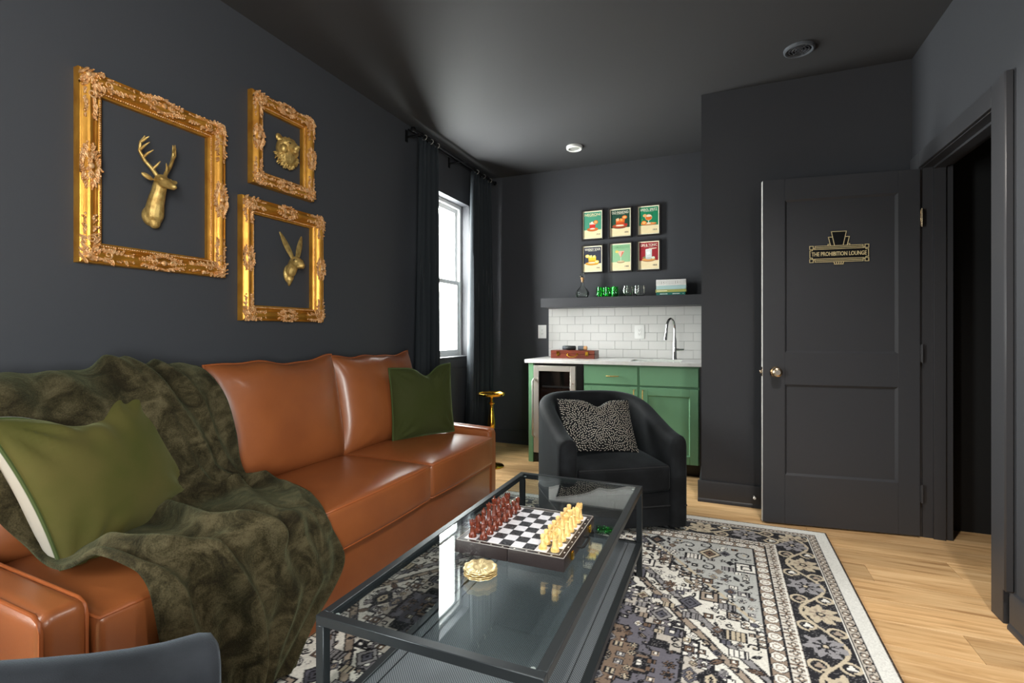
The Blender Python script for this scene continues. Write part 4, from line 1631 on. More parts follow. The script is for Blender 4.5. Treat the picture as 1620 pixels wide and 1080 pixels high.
# back cushions, leaning
for i, (y0, y1) in enumerate(cy_):
    w = (y1 - y0) + .02
    A, B, bd = pillow(w, .565 if i else .525, .115 if i else .095, 26, .035, (.012, .15, .5), .003, 11 + i, flat_bottom=.8, wave=.008, power=3.2)
    M = Matrix.Translation((-1.985, (y0 + y1) / 2, .725 if i else .705)) @ Matrix.Rotation(PI / 2, 4, 'Z') @ Matrix.Rotation(-.17, 4, 'X')
    o = wpart('back_cushion', MB().grid(A).grid(B, flip=True).xf(M), 'leather', sofa)
    wpart('piping', MB().tube(bd, .005, 6, closed=True).xf(M), 'leather_piping', o)


def throw_pillow(name, label, loc, yaw, lean, roll, w, h, T, mf, mbk, mp, **kw):
    root = bpy.data.objects.new(name, None)
    COL.objects.link(root)
    tag(root, label, 'pillow', 'throw pillows')
    root.matrix_basis = Matrix.Translation(loc) @ Matrix.Rotation(yaw, 4, 'Z') @ Matrix.Rotation(lean, 4, 'X') @ Matrix.Rotation(roll, 4, 'Y')
    A, B, bd = pillow(w, h, T, 36, **kw)
    MB().grid(A).build('front_cover', mf, root, 80)
    MB().grid(B, flip=True).build('back_cover', mbk, root, 80)
    if mp:
        MB().tube(bd, .0055, 6, closed=True).build('piping', mp, root)
    return root


throw_pillow('throw_pillow', 'large olive velvet pillow with cream back at the near sofa arm', (-1.842, .985, .695), 1.92, -.33, -.15, .55, .53, .098,
             'olive_velvet', 'cream_back', 'olive_piping', pinch=.10, chop=(.085, -.08, .42), wr=.013, seed=4, Tb=.14)
throw_pillow('throw_pillow', 'dark olive velvet pillow at the far end of the sofa', (-1.745, 2.700, .700), 1.123, -.06, -.03, .45, .45, .075,
             'dark_olive_velvet', 'pink_linen', 'olive_piping', pinch=.05, chop=(.06, .15, .3), wr=.010, seed=9)


# ---------------------------------------------------------------- throw blanket
def make_throw():
    # rows from behind the back down to the floor: (x, z, y_left, y_right)
    rows = [(-2.19, .78, .66, 1.42), (-2.175, .90, .65, 1.43), (-2.12, .975, .63, 1.43), (-2.045, .995, .62, 1.425), (-1.955, .962, .63, 1.42), (-1.880, .87, .65, 1.43), (-1.845, .73, .68, 1.445),
            (-1.832, .61, .72, 1.46), (-1.80, .537, .75, 1.485), (-1.74, .505, .765, 1.525), (-1.62, .507, .765, 1.53), (-1.50, .508, .775, 1.495), (-1.42, .500, .785, 1.455),
            (-1.365, .478, .80, 1.435), (-1.338, .43, .81, 1.440), (-1.325, .36, .825, 1.465), (-1.318, .28, .845, 1.475), (-1.312, .20, .86, 1.42), (-1.308, .12, .875, 1.335), (-1.305, .035, .885, 1.24)]
    R = np.array(rows)
    # smooth resample
    t = np.arange(len(R))
    tt = np.linspace(0, len(R) - 1, 150)

    def cr(vals):
        out = []
        for x in tt:
            i = min(int(x), len(R) - 2)
            f = x - i
            p0, p1, p2, p3 = vals[max(i - 1, 0)], vals[i], vals[i + 1], vals[min(i + 2, len(R) - 1)]
            out.append(.5 * ((2 * p1) + (-p0 + p2) * f + (2 * p0 - 5 * p1 + 4 * p2 - p3) * f * f + (-p0 + 3 * p1 - 3 * p2 + p3) * f ** 3))
        return np.array(out)
    S = np.stack([cr(R[:, k]) for k in range(4)], 1)
    n = 110
    wv = np.linspace(0, 1, n)
    P = np.zeros((len(tt), n, 3))
    for i in range(len(tt)):
        P[i, :, 0] = S[i, 0]
        P[i, :, 1] = S[i, 2] + (S[i, 3] - S[i, 2]) * wv
        P[i, :, 2] = S[i, 1]
    # normals in the x-z plane
    dx, dz = np.gradient(S[:, 0]), np.gradient(S[:, 1])
    L = np.hypot(dx, dz) + 1e-9
    nx, nz = -dz / L, dx / L                            # points out of the sofa (+x / +z)
    T_, W_ = np.meshgrid(tt, wv, indexing='ij')
    D = np.full_like(T_, .010)

    def ridge(pts, amp, wid, taper=True):
        """a fold running along a polyline in (row, across) space"""
        nonlocal D
        best = np.full_like(T_, 9.)
        for (a, b) in zip(pts[:-1], pts[1:]):
            ax, ay = a[0] * .07, a[1]
            bx, by = b[0] * .07, b[1]
            px, py = T_ * .07 - ax, W_ - ay
            ex, ey = bx - ax, by - ay
            k = np.clip((px * ex + py * ey) / (ex * ex + ey * ey), 0, 1)
            best = np.minimum(best, np.hypot(px - k * ex, py - k * ey))
        D = D + amp * np.exp(-(best / wid) ** 2)
    ridge([(3.4, .64), (5, .70), (8, .86), (9, .97)], .055, .036)
    ridge([(3.2, .57), (4, .60), (7, .72), (9, .80)], .045, .030)
    ridge([(3, .80), (6, .86), (8, .94)], .028, .026)
    ridge([(4, .15), (5, .2), (7, .15)], .022, .06)
    ridge([(3.6, .36), (4.5, .42), (6, .38)], .018, .05)
    ridge([(9, .78), (11, .66), (13, .74), (16, .78)], .030, .05)
    ridge([(10, .96), (12, .90), (14, .97)], .018, .03)
    ridge([(10.5, .12), (12, .16), (13, .30), (15, .36), (19, .42)], .065, .050)
    ridge([(11, .02), (12.5, .03), (14, .08), (19, .10)], .055, .045)
    ridge([(9, .45), (11, .42), (12.6, .55), (13.4, .60)], .050, .042)
    ridge([(12.5, .40), (13, .62), (13.2, .86)], .030, .045)
    ridge([(14, .60), (17, .62), (19, .66)], .022, .05)
    ridge([(14, .86), (17, .88), (19, .92)], .014, .05)
    D += .006 * np.sin(W_ * 19 + 1.3 * np.sin(T_ * .9)) * np.sin(T_ * 1.1 + 2 * W_) + .004 * np.sin(W_ * 37 + T_ * 1.7)
    P[:, :, 0] += D * nx[:, None]
    P[:, :, 2] += D * nz[:, None]
    P[:, :, 1] += .012 * np.sin(T_ * 1.3) * (W_ - .5) * 1.2
    # uneven front-left hem on the seat: pulled back and rolled
    P[:, :, 2] = np.maximum(P[:, :, 2], .016)
    root = thing('throw_blanket', 'dark olive fur throw draped over the sofa back and seat', 'blanket', (-1.6, 1.1, .5))
    mb = MB().grid([[tuple(P[i, j] - np.array([-1.6, 1.1, .5])) for j in range(n)] for i in range(len(tt))])
    o = mb.build('cloth', 'throw_fur', root, 180, fix=False)
    md = o.modifiers.new('thickness', 'SOLIDIFY')
    md.thickness = .012
    md.offset = 1
    hem = []
    for i in range(0, len(tt), 2):
        hem.append(tuple(P[i, 0] - np.array([-1.6, 1.1, .5])))
    return root


make_throw()

# ================================================================== coffee table
ct = thing('coffee_table', 'black metal coffee table with glass top on the rug', 'coffee table', (-.637, 1.665, ZR))
TX0, TX1, TY0, TY1, TZ, tb = -.940, -.334, .965, 2.365, .425, .025
ct_off = Vector((-.637, 1.665, ZR))


def tpart(name, mb, m, smooth=40):
    o = mb.build(name, m, ct, smooth)
    o.location = -ct_off
    return o


for x in (TX0, TX1 - tb):
    for yy in (TY0, TY1 - tb):
        tpart('leg', MB().bbox(x, x + tb, yy, yy + tb, ZR, TZ - tb, .0015), 'black_metal')
for x in (TX0, TX1 - tb):
    tpart('top_rail', MB().bbox(x, x + tb, TY0 + tb, TY1 - tb, TZ - tb, TZ, .0015), 'black_metal')
    tpart('shelf_rail', MB().bbox(x, x + tb, TY0 + tb, TY1 - tb, .141, .166, .0015), 'black_metal')
for yy in (TY0, TY1 - tb):
    tpart('top_rail', MB().bbox(TX0, TX1, yy, yy + tb, TZ - tb, TZ, .0015), 'black_metal')
    tpart('shelf_rail', MB().bbox(TX0 + tb, TX1 - tb, yy, yy + tb, .141, .166, .0015), 'black_metal')
tpart('glass_top', MB().bbox(TX0 + tb + .002, TX1 - tb - .002, TY0 + tb + .002, TY1 - tb - .002, TZ - .0085, TZ - .0015, .0008), 'sheet_glass', 0)
tpart('mesh_shelf', MB().box(TX0 + tb, TX1 - tb, TY0 + tb, TY1 - tb, .158, .161), 'perforated_metal', 0)
for x in (TX0 + tb + .035, TX1 - tb - .035):
    tpart('shelf_fold', MB().box(x - .001, x + .001, TY0 + tb, TY1 - tb, .161, .1635), 'black_metal', 0)
for x in (TX0 + tb + .012, TX1 - tb - .012):
    for yy in (TY0 + tb + .012, TY1 - tb - .012):
        tpart('corner_pad', MB().lathe([(.001, 0), (.006, 0), (.006, .002), (.001, .0025)], 10, (x, yy, TZ - .0112)), 'plastic_white', 0)
ZT = TZ - .0015

# ---------------------------------------------------------------- chess
BX0, BX1, BY0, BY1, BH = -.795, -.427, 1.420, 1.798, .040
cb = thing('chess_board', 'folding black and white chess board case on the glass table', 'chess board', ((BX0 + BX1) / 2, (BY0 + BY1) / 2, ZT + .0003))
cbo = Vector(cb.location)


def cpart(name, mb, m, smooth=40, parent=None):
    o = mb.build(name, m, parent or cb, smooth)
    if parent is None:
        o.location = -cbo
    return o


xm = (BX0 + BX1) / 2
ZB = ZT + .0003
for (a, b) in ((BX0, xm - .0008), (xm + .0008, BX1)):
    cpart('case_half', MB().bbox(a, b, BY0, BY1, ZB, ZB + BH, .0025, 2), 'leatherette')
sqx, sqy = (BX1 - BX0 - .046) / 8, (BY1 - BY0 - .046) / 8
ox, oy = BX0 + .023, BY0 + .023
mw, mbk = MB(), MB()
for i in range(8):
    for j in range(8):
        g = .001 if i == 4 else 0
        (mbk if (i + j) % 2 else mw).box(ox + i * sqx + g, ox + (i + 1) * sqx - (.001 if i == 3 else 0), oy + j * sqy, oy + (j + 1) * sqy, ZB + BH - .0005, ZB + BH + .0004)
cpart('light_squares', mw, 'board_white', 0)
cpart('dark_squares', mbk, 'board_black', 0)
mb = MB()
for (a, b, c, d) in ((ox - .002, ox + 8 * sqx + .002, oy - .002, oy - .0006), (ox - .002, ox + 8 * sqx + .002, oy + 8 * sqy + .0006, oy + 8 * sqy + .002), (ox - .002, ox - .0006, oy, oy + 8 * sqy), (ox + 8 * sqx + .0006, ox + 8 * sqx + .002, oy, oy + 8 * sqy),
                     (BX0 + .003, BX1 - .003, BY0 + .003, BY0 + .0042), (BX1 - .0042, BX1 - .003, BY0 + .003, BY1 - .003), (BX0 + .003, BX1 - .003, BY1 - .0042, BY1 - .003), (BX0 + .003, BX0 + .0042, BY0 + .003, BY1 - .003)):
    mb.box(a, b, c, d, ZB + BH - .0005, ZB + BH + .0006)
for k in range(8):
    mb.box(BX1 - .014, BX1 - .010, oy + (k + .42) * sqy, oy + (k + .58) * sqy, ZB + BH, ZB + BH + .0006)
    mb.box(ox + (k + .42) * sqx, ox + (k + .55) * sqx, BY0 + .010, BY0 + .014, ZB + BH, ZB + BH + .0006)
cpart('border_stitching', mb, 'stitch_white', 0)
for yy in (BY0 + .075, BY1 - .075):
    cpart('clasp', MB().bbox(BX1, BX1 + .008, yy - .009, yy + .009, ZB + .010, ZB + .034, .0015), 'brass_bright')
cpart('handle', MB().tube([(BX1, 1.565, ZB + .02), (BX1 + .014, 1.565, ZB + .02), (BX1 + .020, 1.575, ZB + .02), (BX1 + .020, 1.645, ZB + .02), (BX1 + .014, 1.655, ZB + .02), (BX1, 1.655, ZB + .02)], .004, 8), 'rubber')

BASE = [(.001, 0), (.0135, 0), (.0140, .003), (.0125, .006), (.0130, .008), (.0095, .012)]
PROF = {
    'pawn': BASE + [(.0065, .018), (.0050, .026), (.0085, .028), (.0055, .030), (.0078, .034), (.0085, .039), (.0072, .044), (.001, .0468)],
    'rook': BASE + [(.0085, .020), (.0075, .034), (.0100, .037), (.0085, .039), (.0105, .042), (.0108, .052), (.0075, .052), (.0070, .049), (.001, .049)],
    'bishop': BASE + [(.0070, .022), (.0055, .038), (.0095, .040), (.0060, .043), (.0085, .049), (.0078, .056), (.0040, .062), (.0025, .0635), (.0030, .066), (.001, .068)],
    'queen': BASE + [(.0080, .024), (.0060, .044), (.0100, .047), (.0065, .050), (.0085, .058), (.0108, .065), (.0080, .066), (.0050, .068), (.0030, .0695), (.0032, .073), (.001, .0745)],
    'king': BASE + [(.0085, .026), (.0065, .048), (.0105, .051), (.0070, .054), (.0095, .064), (.0105, .070), (.0060, .073), (.001, .0735)],
    'knight': BASE + [(.0100, .014), (.0095, .018), (.001, .018)],
}


def piece_mesh(kind, m):
    mb = MB().lathe(PROF[kind], 14)
    if kind == 'king':
        mb.box(-.0012, .0012, -.0012, .0012, .073, .083).box(-.0012, .0012, -.004, .004, .0775, .080)
    if kind == 'rook':
        for k in range(6):
            a = k * PI / 3
            mb.box(.0088 * math.cos(a) - .0016, .0088 * math.cos(a) + .0016, .0088 * math.sin(a) - .0016, .0088 * math.sin(a) + .0016, .0515, .0555)
    if kind == 'queen':
        for k in range(7):
            a = k * 2 * PI / 7
            mb.ell((.0092 * math.cos(a), .0092 * math.sin(a), .0665), (.0018, .0018, .0022), n=5, m=4)
    if kind == 'knight':
        # horse head silhouette, extruded and rounded towards the muzzle
        poly = [(-.009, .016), (.008, .016), (.0075, .024), (.004, .032), (.009, .036), (.0145, .038), (.0150, .043), (.0095, .050), (.0045, .056), (.0035, .060), (.0005, .0565), (-.005, .054), (-.0095, .046), (-.0105, .034), (-.0075, .024)]
        n = len(poly)
        V, F = [], []
        for (yy, k) in ((-.0052, .86), (-.0038, 1.0), (.0038, 1.0), (.0052, .86)):
            for (a, b) in poly:
                V.append((a * k, yy, .036 + (b - .036) * k))
        for r in range(3):
            for i in range(n):
                F.append((r * n + i, r * n + (i + 1) % n, (r + 1) * n + (i + 1) % n, (r + 1) * n + i))
        F += [tuple(reversed(range(n))), tuple(range(3 * n, 4 * n))]
        mb.add(V, F)
    return mb.mesh(kind, m, 50)


order = ['rook', 'knight', 'bishop', 'queen', 'king', 'bishop', 'knight', 'rook']
ordinal = ['first', 'second', 'third', 'fourth', 'fifth', 'sixth', 'seventh', 'last']
for side, (m, colname, grp) in enumerate((('chess_red', 'reddish-brown', 'reddish-brown chess pieces'), ('chess_box', 'pale boxwood', 'pale boxwood chess pieces'))):
    meshes = {k: piece_mesh(k, m) for k in PROF}
    for r in range(2):
        for j in range(8):
            kind = 'pawn' if r else order[j]
            i = (1 if r else 0) if side == 0 else (6 if r else 7)
            o = bpy.data.objects.new('chess_' + kind, meshes[kind])
            COL.objects.link(o)
            o.location = (ox + (i + .5) * sqx + rnd.uniform(-.002, .002), oy + (j + .5) * sqy + rnd.uniform(-.002, .002), ZB + BH + .0005)
            o.rotation_euler = (0, 0, (0 if side == 0 else PI) + rnd.uniform(-.3, .3))
            tag(o, '%s wooden chess %s, %s from the near edge of the board' % (colname, kind, ordinal[j]), 'chess piece', grp)
bl = MB().ell((0, 0, .017), (.0175, .0175, .017), n=20, m=12).build('small_ball', 'ball_olive')
bl.location = (-.792, 1.835, ZT)
tag(bl, 'small olive green ball on the glass behind the chess board', 'ball')

# ---------------------------------------------------------------- coasters


def coaster_mesh():
    mb = MB()
    n, rings = 72, [(0, .0052), (.010, .0054), (.016, .0040), (.019, .0046), (.026, .0050), (.036, .0040), (.042, .0044), (.046, .0054), (.0485, .0048), (.0490, .0036), (.0470, .0026), (.041, .0002), (0.0, .0)]
    V, F = [], []
    for k, (r, z) in enumerate(rings):
        for j in range(n):
            a = 2 * PI * j / n
            rr = r * (1 + (.075 * abs(math.cos(5 * a)) - .04 if k >= 5 else 0))
            zz = z + (.0005 * math.cos(24 * a) if 2 <= k <= 5 else 0) + (.0004 * math.cos(10 * a) if 5 <= k <= 8 else 0)
            V.append((max(rr, .0002) * math.cos(a), max(rr, .0002) * math.sin(a), max(zz, 0)))
    for k in range(len(rings) - 1):
        for j in range(n):
            F.append((k * n + j, k * n + (j + 1) % n, (k + 1) * n + (j + 1) % n, (k + 1) * n + j))
    return mb.add(V, F).mesh('coaster', 'coaster_gold', 50)


cme = coaster_mesh()
for k, lab in enumerate(('bottom', 'second from the bottom', 'second from the top', 'topmost')):
    o = bpy.data.objects.new('gold_coaster', cme)
    COL.objects.link(o)
    o.location = (-.652 + rnd.uniform(-.0015, .0015), 1.318 + rnd.uniform(-.0015, .0015), ZT + .0002 + k * .0062)
    o.rotation_euler = (0, 0, rnd.uniform(0, 6))
    tag(o, 'gold scalloped flower coaster on the glass table, %s of the stack' % lab, 'coaster', 'stack of gold coasters')


# ================================================================== barrel chairs
def barrel_chair(label, loc, rotz, m, mp):
    root = thing('barrel_armchair', label, 'armchair', loc, rotz, group='velvet barrel armchairs')
    # plan path of the shell's centre line: front left -> round the back -> front right (front is -y)
    th = .105
    hw, dp = .385 - th / 2, .40 - th / 2
    path = [(-hw, -.37)]
    for k in range(6):
        path.append((-hw, -.37 + .37 * (k + 1) / 7))
    for k in range(31):
        a = PI - PI * k / 30
        ca, sa = math.cos(a), math.sin(a)
        e = .78
        path.append((hw * math.copysign(abs(ca) ** e, ca), dp * abs(sa) ** e))
    for k in range(6):
        path.append((hw, -.37 * (k + 1) / 7))
    path.append((hw, -.37))
    n = len(path)
    P = [Vector((a, b, 0)) for a, b in path]

    def height(p):
        t = min(max((p.y + .37) / (.72), 0), 1)
        return .555 + .185 * (t * t * (3 - 2 * t)) ** .85

    # ring of the wall: outer bottom, outer top (rounded), inner top, inner bottom
    V, F = [], []
    prof = [(-.5, 'b', 0), (-.5, 'm', .5), (-.5, 't', -.055), (-.46, 't', -.028), (-.34, 't', -.010), (-.15, 't', 0), (.15, 't', 0), (.34, 't', -.010), (.46, 't', -.028), (.5, 't', -.055), (.5, 'm', .5), (.5, 'b', 0)]
    mN = len(prof)
    stations = []
    for i in range(n):
        a = P[max(i - 1, 0)]
        b = P[min(i + 1, n - 1)]
        t = (b - a).normalized()
        nrm = Vector((t.y, -t.x, 0))                     # to the right of travel = inner side
        stations.append((P[i], nrm, 1.0, 0.0))
    # rounded arm fronts: two extra stations at each end, slimmer
    f0, f1 = stations[0], stations[-1]
    pre = [(f0[0] + Vector((0, -.028, 0)), f0[1], .55, .022), (f0[0] + Vector((0, -.020, 0)), f0[1], .86, .007)]
    post = [(f1[0] + Vector((0, -.020, 0)), f1[1], .86, .007), (f1[0] + Vector((0, -.028, 0)), f1[1], .55, .022)]
    stations = pre + stations + post
    for (p, nrm, k, drop) in stations:
        h = height(p) - drop
        for (o_, kind, dz) in prof:
            q = p + nrm * (-o_ * th * k) * -1
            z = .03 if kind == 'b' else (.03 + (h - .03) * dz if kind == 'm' else h + dz)
            bulge = 1.0
            V.append((q.x * bulge, q.y, z))
    nS = len(stations)
    for i in range(nS - 1):
        for j in range(mN - 1):
            F.append((i * mN + j, i * mN + j + 1, (i + 1) * mN + j + 1, (i + 1) * mN + j))
    F.append(tuple(range(mN)))
    F.append(tuple(reversed(range((nS - 1) * mN, nS * mN))))
    MB().add(V, F).build('shell', m, root, 70)
    # seams on the inside of each arm
    # seat cushion, front edge straight, sides following the shell

    def seat_fn(x, yy, z):
        u = x / .29
        if z > .34:
            z += .030 * max(0, 1 - u * u) * max(0, 1 - ((yy + .05) / .33) ** 2)
        if yy < -.30:
            yy -= .016 * max(0, 1 - u * u)
        if yy > 0:
            k = math.sqrt(max(0.05, 1 - (yy / .34) ** 2))
            x *= .35 + .65 * k
        return (x, yy, z)
    sc = MB().rbox(-.283, .283, -.385, .285, .235, .385, .022, 10, 3, fn=seat_fn).build('seat_cushion', m, root, 60)
    MB().tube([(-.270, -.382, .379), (-.14, -.392, .381), (0, -.398, .382), (.14, -.392, .381), (.270, -.382, .379)], .004, 6).build('welt', mp, sc)
    MB().rbox(-.286, .286, -.372, .20, .03, .236, .012, 4, 2).build('front_rail', m, root, 50)
    # skirt line low on the shell
    sk = []
    for (p, nrm, k, drop) in stations:
        q = p - nrm * (.5 * th * k + .001)
        sk.append((q.x, q.y, .150))
    MB().tube(sk, .004, 6).build('skirt_welt', mp, root)
    MB().tube([(-.29, -.374, .150), (.29, -.374, .150)], .004, 6).build('front_welt', mp, root)
    MB().lathe([(.001, 0), (.20, 0), (.20, .022), (.001, .03)], 28).build('swivel_base', 'rubber', root)
    return root


mat('velvet_welt', (20, 21, 24), .8, sheen=.3)
barrel_chair('black velvet barrel armchair in front of the green cabinets', (-.695, 3.095, ZR), .588, 'black_velvet', 'velvet_welt').scale = (.975, .975, .975)
barrel_chair('black velvet barrel armchair, colour lightened as if lit, cut off at the bottom left corner', (-.742, .163, ZR), 2.73, 'black_velvet_lit', 'velvet_welt')

# patterned pillow on the far chair: cream seeds on black
cp = throw_pillow('lumbar_pillow', 'black pillow with cream seed pattern on the far armchair', (-.700, 3.030, .562), .70, -.50, .06, .50, .35, .070,
                  'black_velvet', 'black_velvet', None, pinch=.06, chop=(.045, .05, .25), wr=.003, seed=21)


def seeds():
    A, B, bd = pillow(.50, .35, .070, 90, pinch=.06, chop=(.045, .05, .25), wr=.003, seed=21)
    G = np.array(A)
    n = G.shape[0] - 1
    r = random.Random(2)
    mb = MB()
    centres = [(-.55, .15), (.0, -.2), (.5, .4), (-.2, .75), (.7, -.5), (-.75, -.65), (.2, -.85), (.1, .35)]
    pts = []
    tries = 0
    while tries < 40000 and len(pts) < 1000:
        tries += 1
        u, v = r.uniform(-.97, .97), r.uniform(-.96, .96)
        if any(((u - a) * 1.43) ** 2 + (v - b) ** 2 < .064 ** 2 for a, b in pts):
            continue
        pts.append((u, v))
    grid_lin = np.array([math.sin(PI / 2 * (-1 + 2 * i / n)) * .35 + (-1 + 2 * i / n) * .65 for i in range(n + 1)])

    def samp(u, v):
        fi = np.interp(v, grid_lin, np.arange(n + 1))
        fj = np.interp(u, grid_lin, np.arange(n + 1))
        i, j = min(int(fi), n - 1), min(int(fj), n - 1)
        a, b = fi - i, fj - j
        return G[i, j] * (1 - a) * (1 - b) + G[i + 1, j] * a * (1 - b) + G[i, j + 1] * (1 - a) * b + G[i + 1, j + 1] * a * b
    for (u, v) in pts:
        c_ = min(centres, key=lambda c: ((c[0] - u) * 1.43) ** 2 + (c[1] - v) ** 2)
        an = math.atan2(v - c_[1], (u - c_[0]) * 1.43)
        L, W = .034, .0115
        V = []
        for k in range(8):
            t = 2 * PI * k / 8
            du, dv = L * math.cos(t), W * math.sin(t)
            uu = min(max(u + (du * math.cos(an) - dv * math.sin(an)) / 1.43, -.985), .985)
            vv = min(max(v + du * math.sin(an) + dv * math.cos(an), -.985), .985)
            p = samp(uu, vv)
            V.append((p[0], p[1] - .0012, p[2]))
        mb.add(V, [tuple(range(8))])
    o = mb.build('seed_embroidery', 'cream_linen', cp, 0, fix=False)
    o['kind'] = 'stuff'


seeds()

# ================================================================== drink table
dt = thing('drink_table', 'small polished gold pedestal drink table behind the sofa arm', 'side table', (-1.795, 3.835, 0))
MB().lathe([(.001, .606), (.108, .606), (.112, .604), (.116, .612), (.119, .622), (.117, .623), (.113, .613), (.108, .610), (.001, .610)], 40).build('tray_top', 'brass_bright', dt)
MB().lathe([(.001, .0), (.105, 0), (.107, .006), (.098, .014), (.045, .024), (.018, .045), (.001, .045)], 32).build('foot', 'brass_bright', dt)
MB().lathe([(.001, .606), (.030, .604), (.018, .594), (.014, .575), (.014, .545), (.026, .541), (.029, .534), (.022, .528), (.015, .522), (.016, .49), (.024, .43), (.033, .375), (.034, .35), (.027, .325), (.016, .315),
            (.022, .308), (.014, .295), (.013, .20), (.016, .10), (.020, .045), (.001, .04)], 24).build('turned_stem', 'brass_bright', dt)

# ================================================================== gilded frames on the left wall
XF = XL + .05


def gilded_frame(label, y0, y1, z0, z1, W, seed, big):
    cy, cz = (y0 + y1) / 2, (z0 + z1) / 2
    root = thing('gilded_frame', label, 'picture frame', (XL, cy, cz), group='gilded frames on the sofa wall')
    r = random.Random(seed)
    hw, hh = (y1 - y0) / 2, (z1 - z0) / 2
    prof = [(0, .001), (0, .030), (.03, .036), (.07, .038), (.10, .034), (.14, .036), (.24, .046), (.36, .050), (.48, .046), (.58, .036), (.66, .030), (.70, .031), (.73, .036), (.76, .031), (.80, .027), (.86, .030), (.90, .027), (.94, .022), (1.0, .020), (1.0, .001)]
    # each rail, mitred
    corners = [(-hw, -hh), (hw, -hh), (hw, hh), (-hw, hh)]
    inward = [(1, 1), (-1, 1), (-1, -1), (1, -1)]
    for k in range(4):
        c0, c1 = corners[k], corners[(k + 1) % 4]
        i0, i1 = inward[k], inward[(k + 1) % 4]
        V, F = [], []
        n = len(prof)
        for t in (0, 1):
            for (a, h) in prof:
                c_, i_ = (c0, i0) if t == 0 else (c1, i1)
                V.append((h, c_[0] + i_[0] * a * W, c_[1] + i_[1] * a * W))
        for j in range(n - 1):
            F.append((j, j + 1, n + j + 1, n + j))
        F.append((n - 1, 0, n, 2 * n - 1))
        rail = MB().add(V, F).build('rail', 'gold', root, 30)
        # beaded row near the sight edge
        a = .87 * W
        p0 = Vector((.030, c0[0] + i0[0] * a, c0[1] + i0[1] * a))
        p1 = Vector((.030, c1[0] + i1[0] * a, c1[1] + i1[1] * a))
        ln = (p1 - p0).length
        m = int(ln / .0085)
        mb = MB()
        for q in range(m):
            p = p0 + (p1 - p0) * ((q + .5) / m)
            d = (p1 - p0).normalized()
            mb.ell(p, (.0034, .0036, .0036), n=5, m=4)
        mb.build('bead_row', 'gold_pale', rail, 60)

    def leaf(mb, y, z, L, Wd, an, h=.046, thick=.010, bend=0.0):
        """one curled acanthus lobe"""
        rot = Matrix.Rotation(an, 3, 'X')
        nseg = 5
        V, F = [], []
        for i in range(nseg + 1):
            t = i / nseg
            wd = Wd * math.sin(PI * min(1, .12 + t * .86)) ** .7
            up = thick * (.35 + .9 * math.sin(PI * (.25 + .65 * t)))
            cy_, cz_ = L * t, bend * L * t * t
            for (s_, kx) in ((-1, 0), (-.55, .75), (0, .45), (.55, .75), (1, 0)):
                q = rot @ Vector((0, cy_, cz_ + s_ * wd))
                V.append((h + up * kx, y + q.y, z + q.z))
        for i in range(nseg):
            for j in range(4):
                F.append((i * 5 + j, i * 5 + j + 1, (i + 1) * 5 + j + 1, (i + 1) * 5 + j))
        mb.add(V, F)
        q = rot @ Vector((0, L * .96, bend * L))
        mb.ell((h + thick * .5, y + q.y, z + q.z), (thick * .7, Wd * .62, Wd * .62), n=6, m=5)

    def scroll(mb, y, z, R_, an, sgn, h=.047):
        pts, rad = [], []
        for i in range(15):
            t = i / 14
            rr = R_ * (1 - .78 * t)
            b = an + sgn * t * 1.35 * 2 * PI
            pts.append((h + .004 + .006 * t, y + rr * math.cos(b), z + rr * math.sin(b)))
            rad.append(.0042 * (1 - .35 * t))
        mb.tube(pts, rad, 6)

    def settle(mb):
        mb.v = [(min(x, .040 + (x - .040) * .62), max(-hw - .003, min(hw + .003, y)), max(-hh - .003, min(hh + .003, z))) for (x, y, z) in mb.v]
    K = .165 if big else .115
    for k in range(4):
        (cy0, cz0), (iy, iz) = corners[k], inward[k]
        mb = MB()
        for axis in (0, 1):
            for q in range(11):
                s_ = .012 + (K * .92) * q / 10
                for side in (-1, 1):
                    off = W * (.40 + side * (.20 - .012 * q) + r.uniform(-.05, .05))
                    y = cy0 + iy * (s_ if axis == 0 else off)
                    z = cz0 + iz * (off if axis == 0 else s_)
                    base = (0 if iy > 0 else PI) if axis == 0 else (PI / 2 if iz > 0 else -PI / 2)
                    an = base + side * r.uniform(.3, 1.0) * (iy * iz if axis == 0 else -iy * iz)
                    leaf(mb, y, z, .024 * (1.15 - .045 * q) * r.uniform(.8, 1.2), .0068 * r.uniform(.8, 1.25), an, .040 + r.uniform(0, .006), .010, r.uniform(-.5, .5))
            scroll(mb, cy0 + iy * (K * .55 if axis == 0 else W * .45), cz0 + iz * (W * .45 if axis == 0 else K * .55), .017, r.uniform(0, 6), r.choice((-1, 1)))
            tipy, tipz = (cy0 + iy * K, cz0 + iz * W * .42) if axis == 0 else (cy0 + iy * W * .42, cz0 + iz * K)
            base = (0 if iy > 0 else PI) if axis == 0 else (PI / 2 if iz > 0 else -PI / 2)
            for da in (-.6, 0, .6):
                leaf(mb, tipy, tipz, .026, .007, base + da, .042, .009, da * .3)
        for q in range(7):
            leaf(mb, cy0 + iy * W * .30, cz0 + iz * W * .30, .030, .008, math.atan2(iz, iy) + (q - 3) * .42, .046, .013, 0)
        mb.ell((.056, cy0 + iy * W * .30, cz0 + iz * W * .30), (.009, .010, .010), n=8, m=6)
        settle(mb)
        mb.build('corner_ornament', 'gold_pale', root, 70)
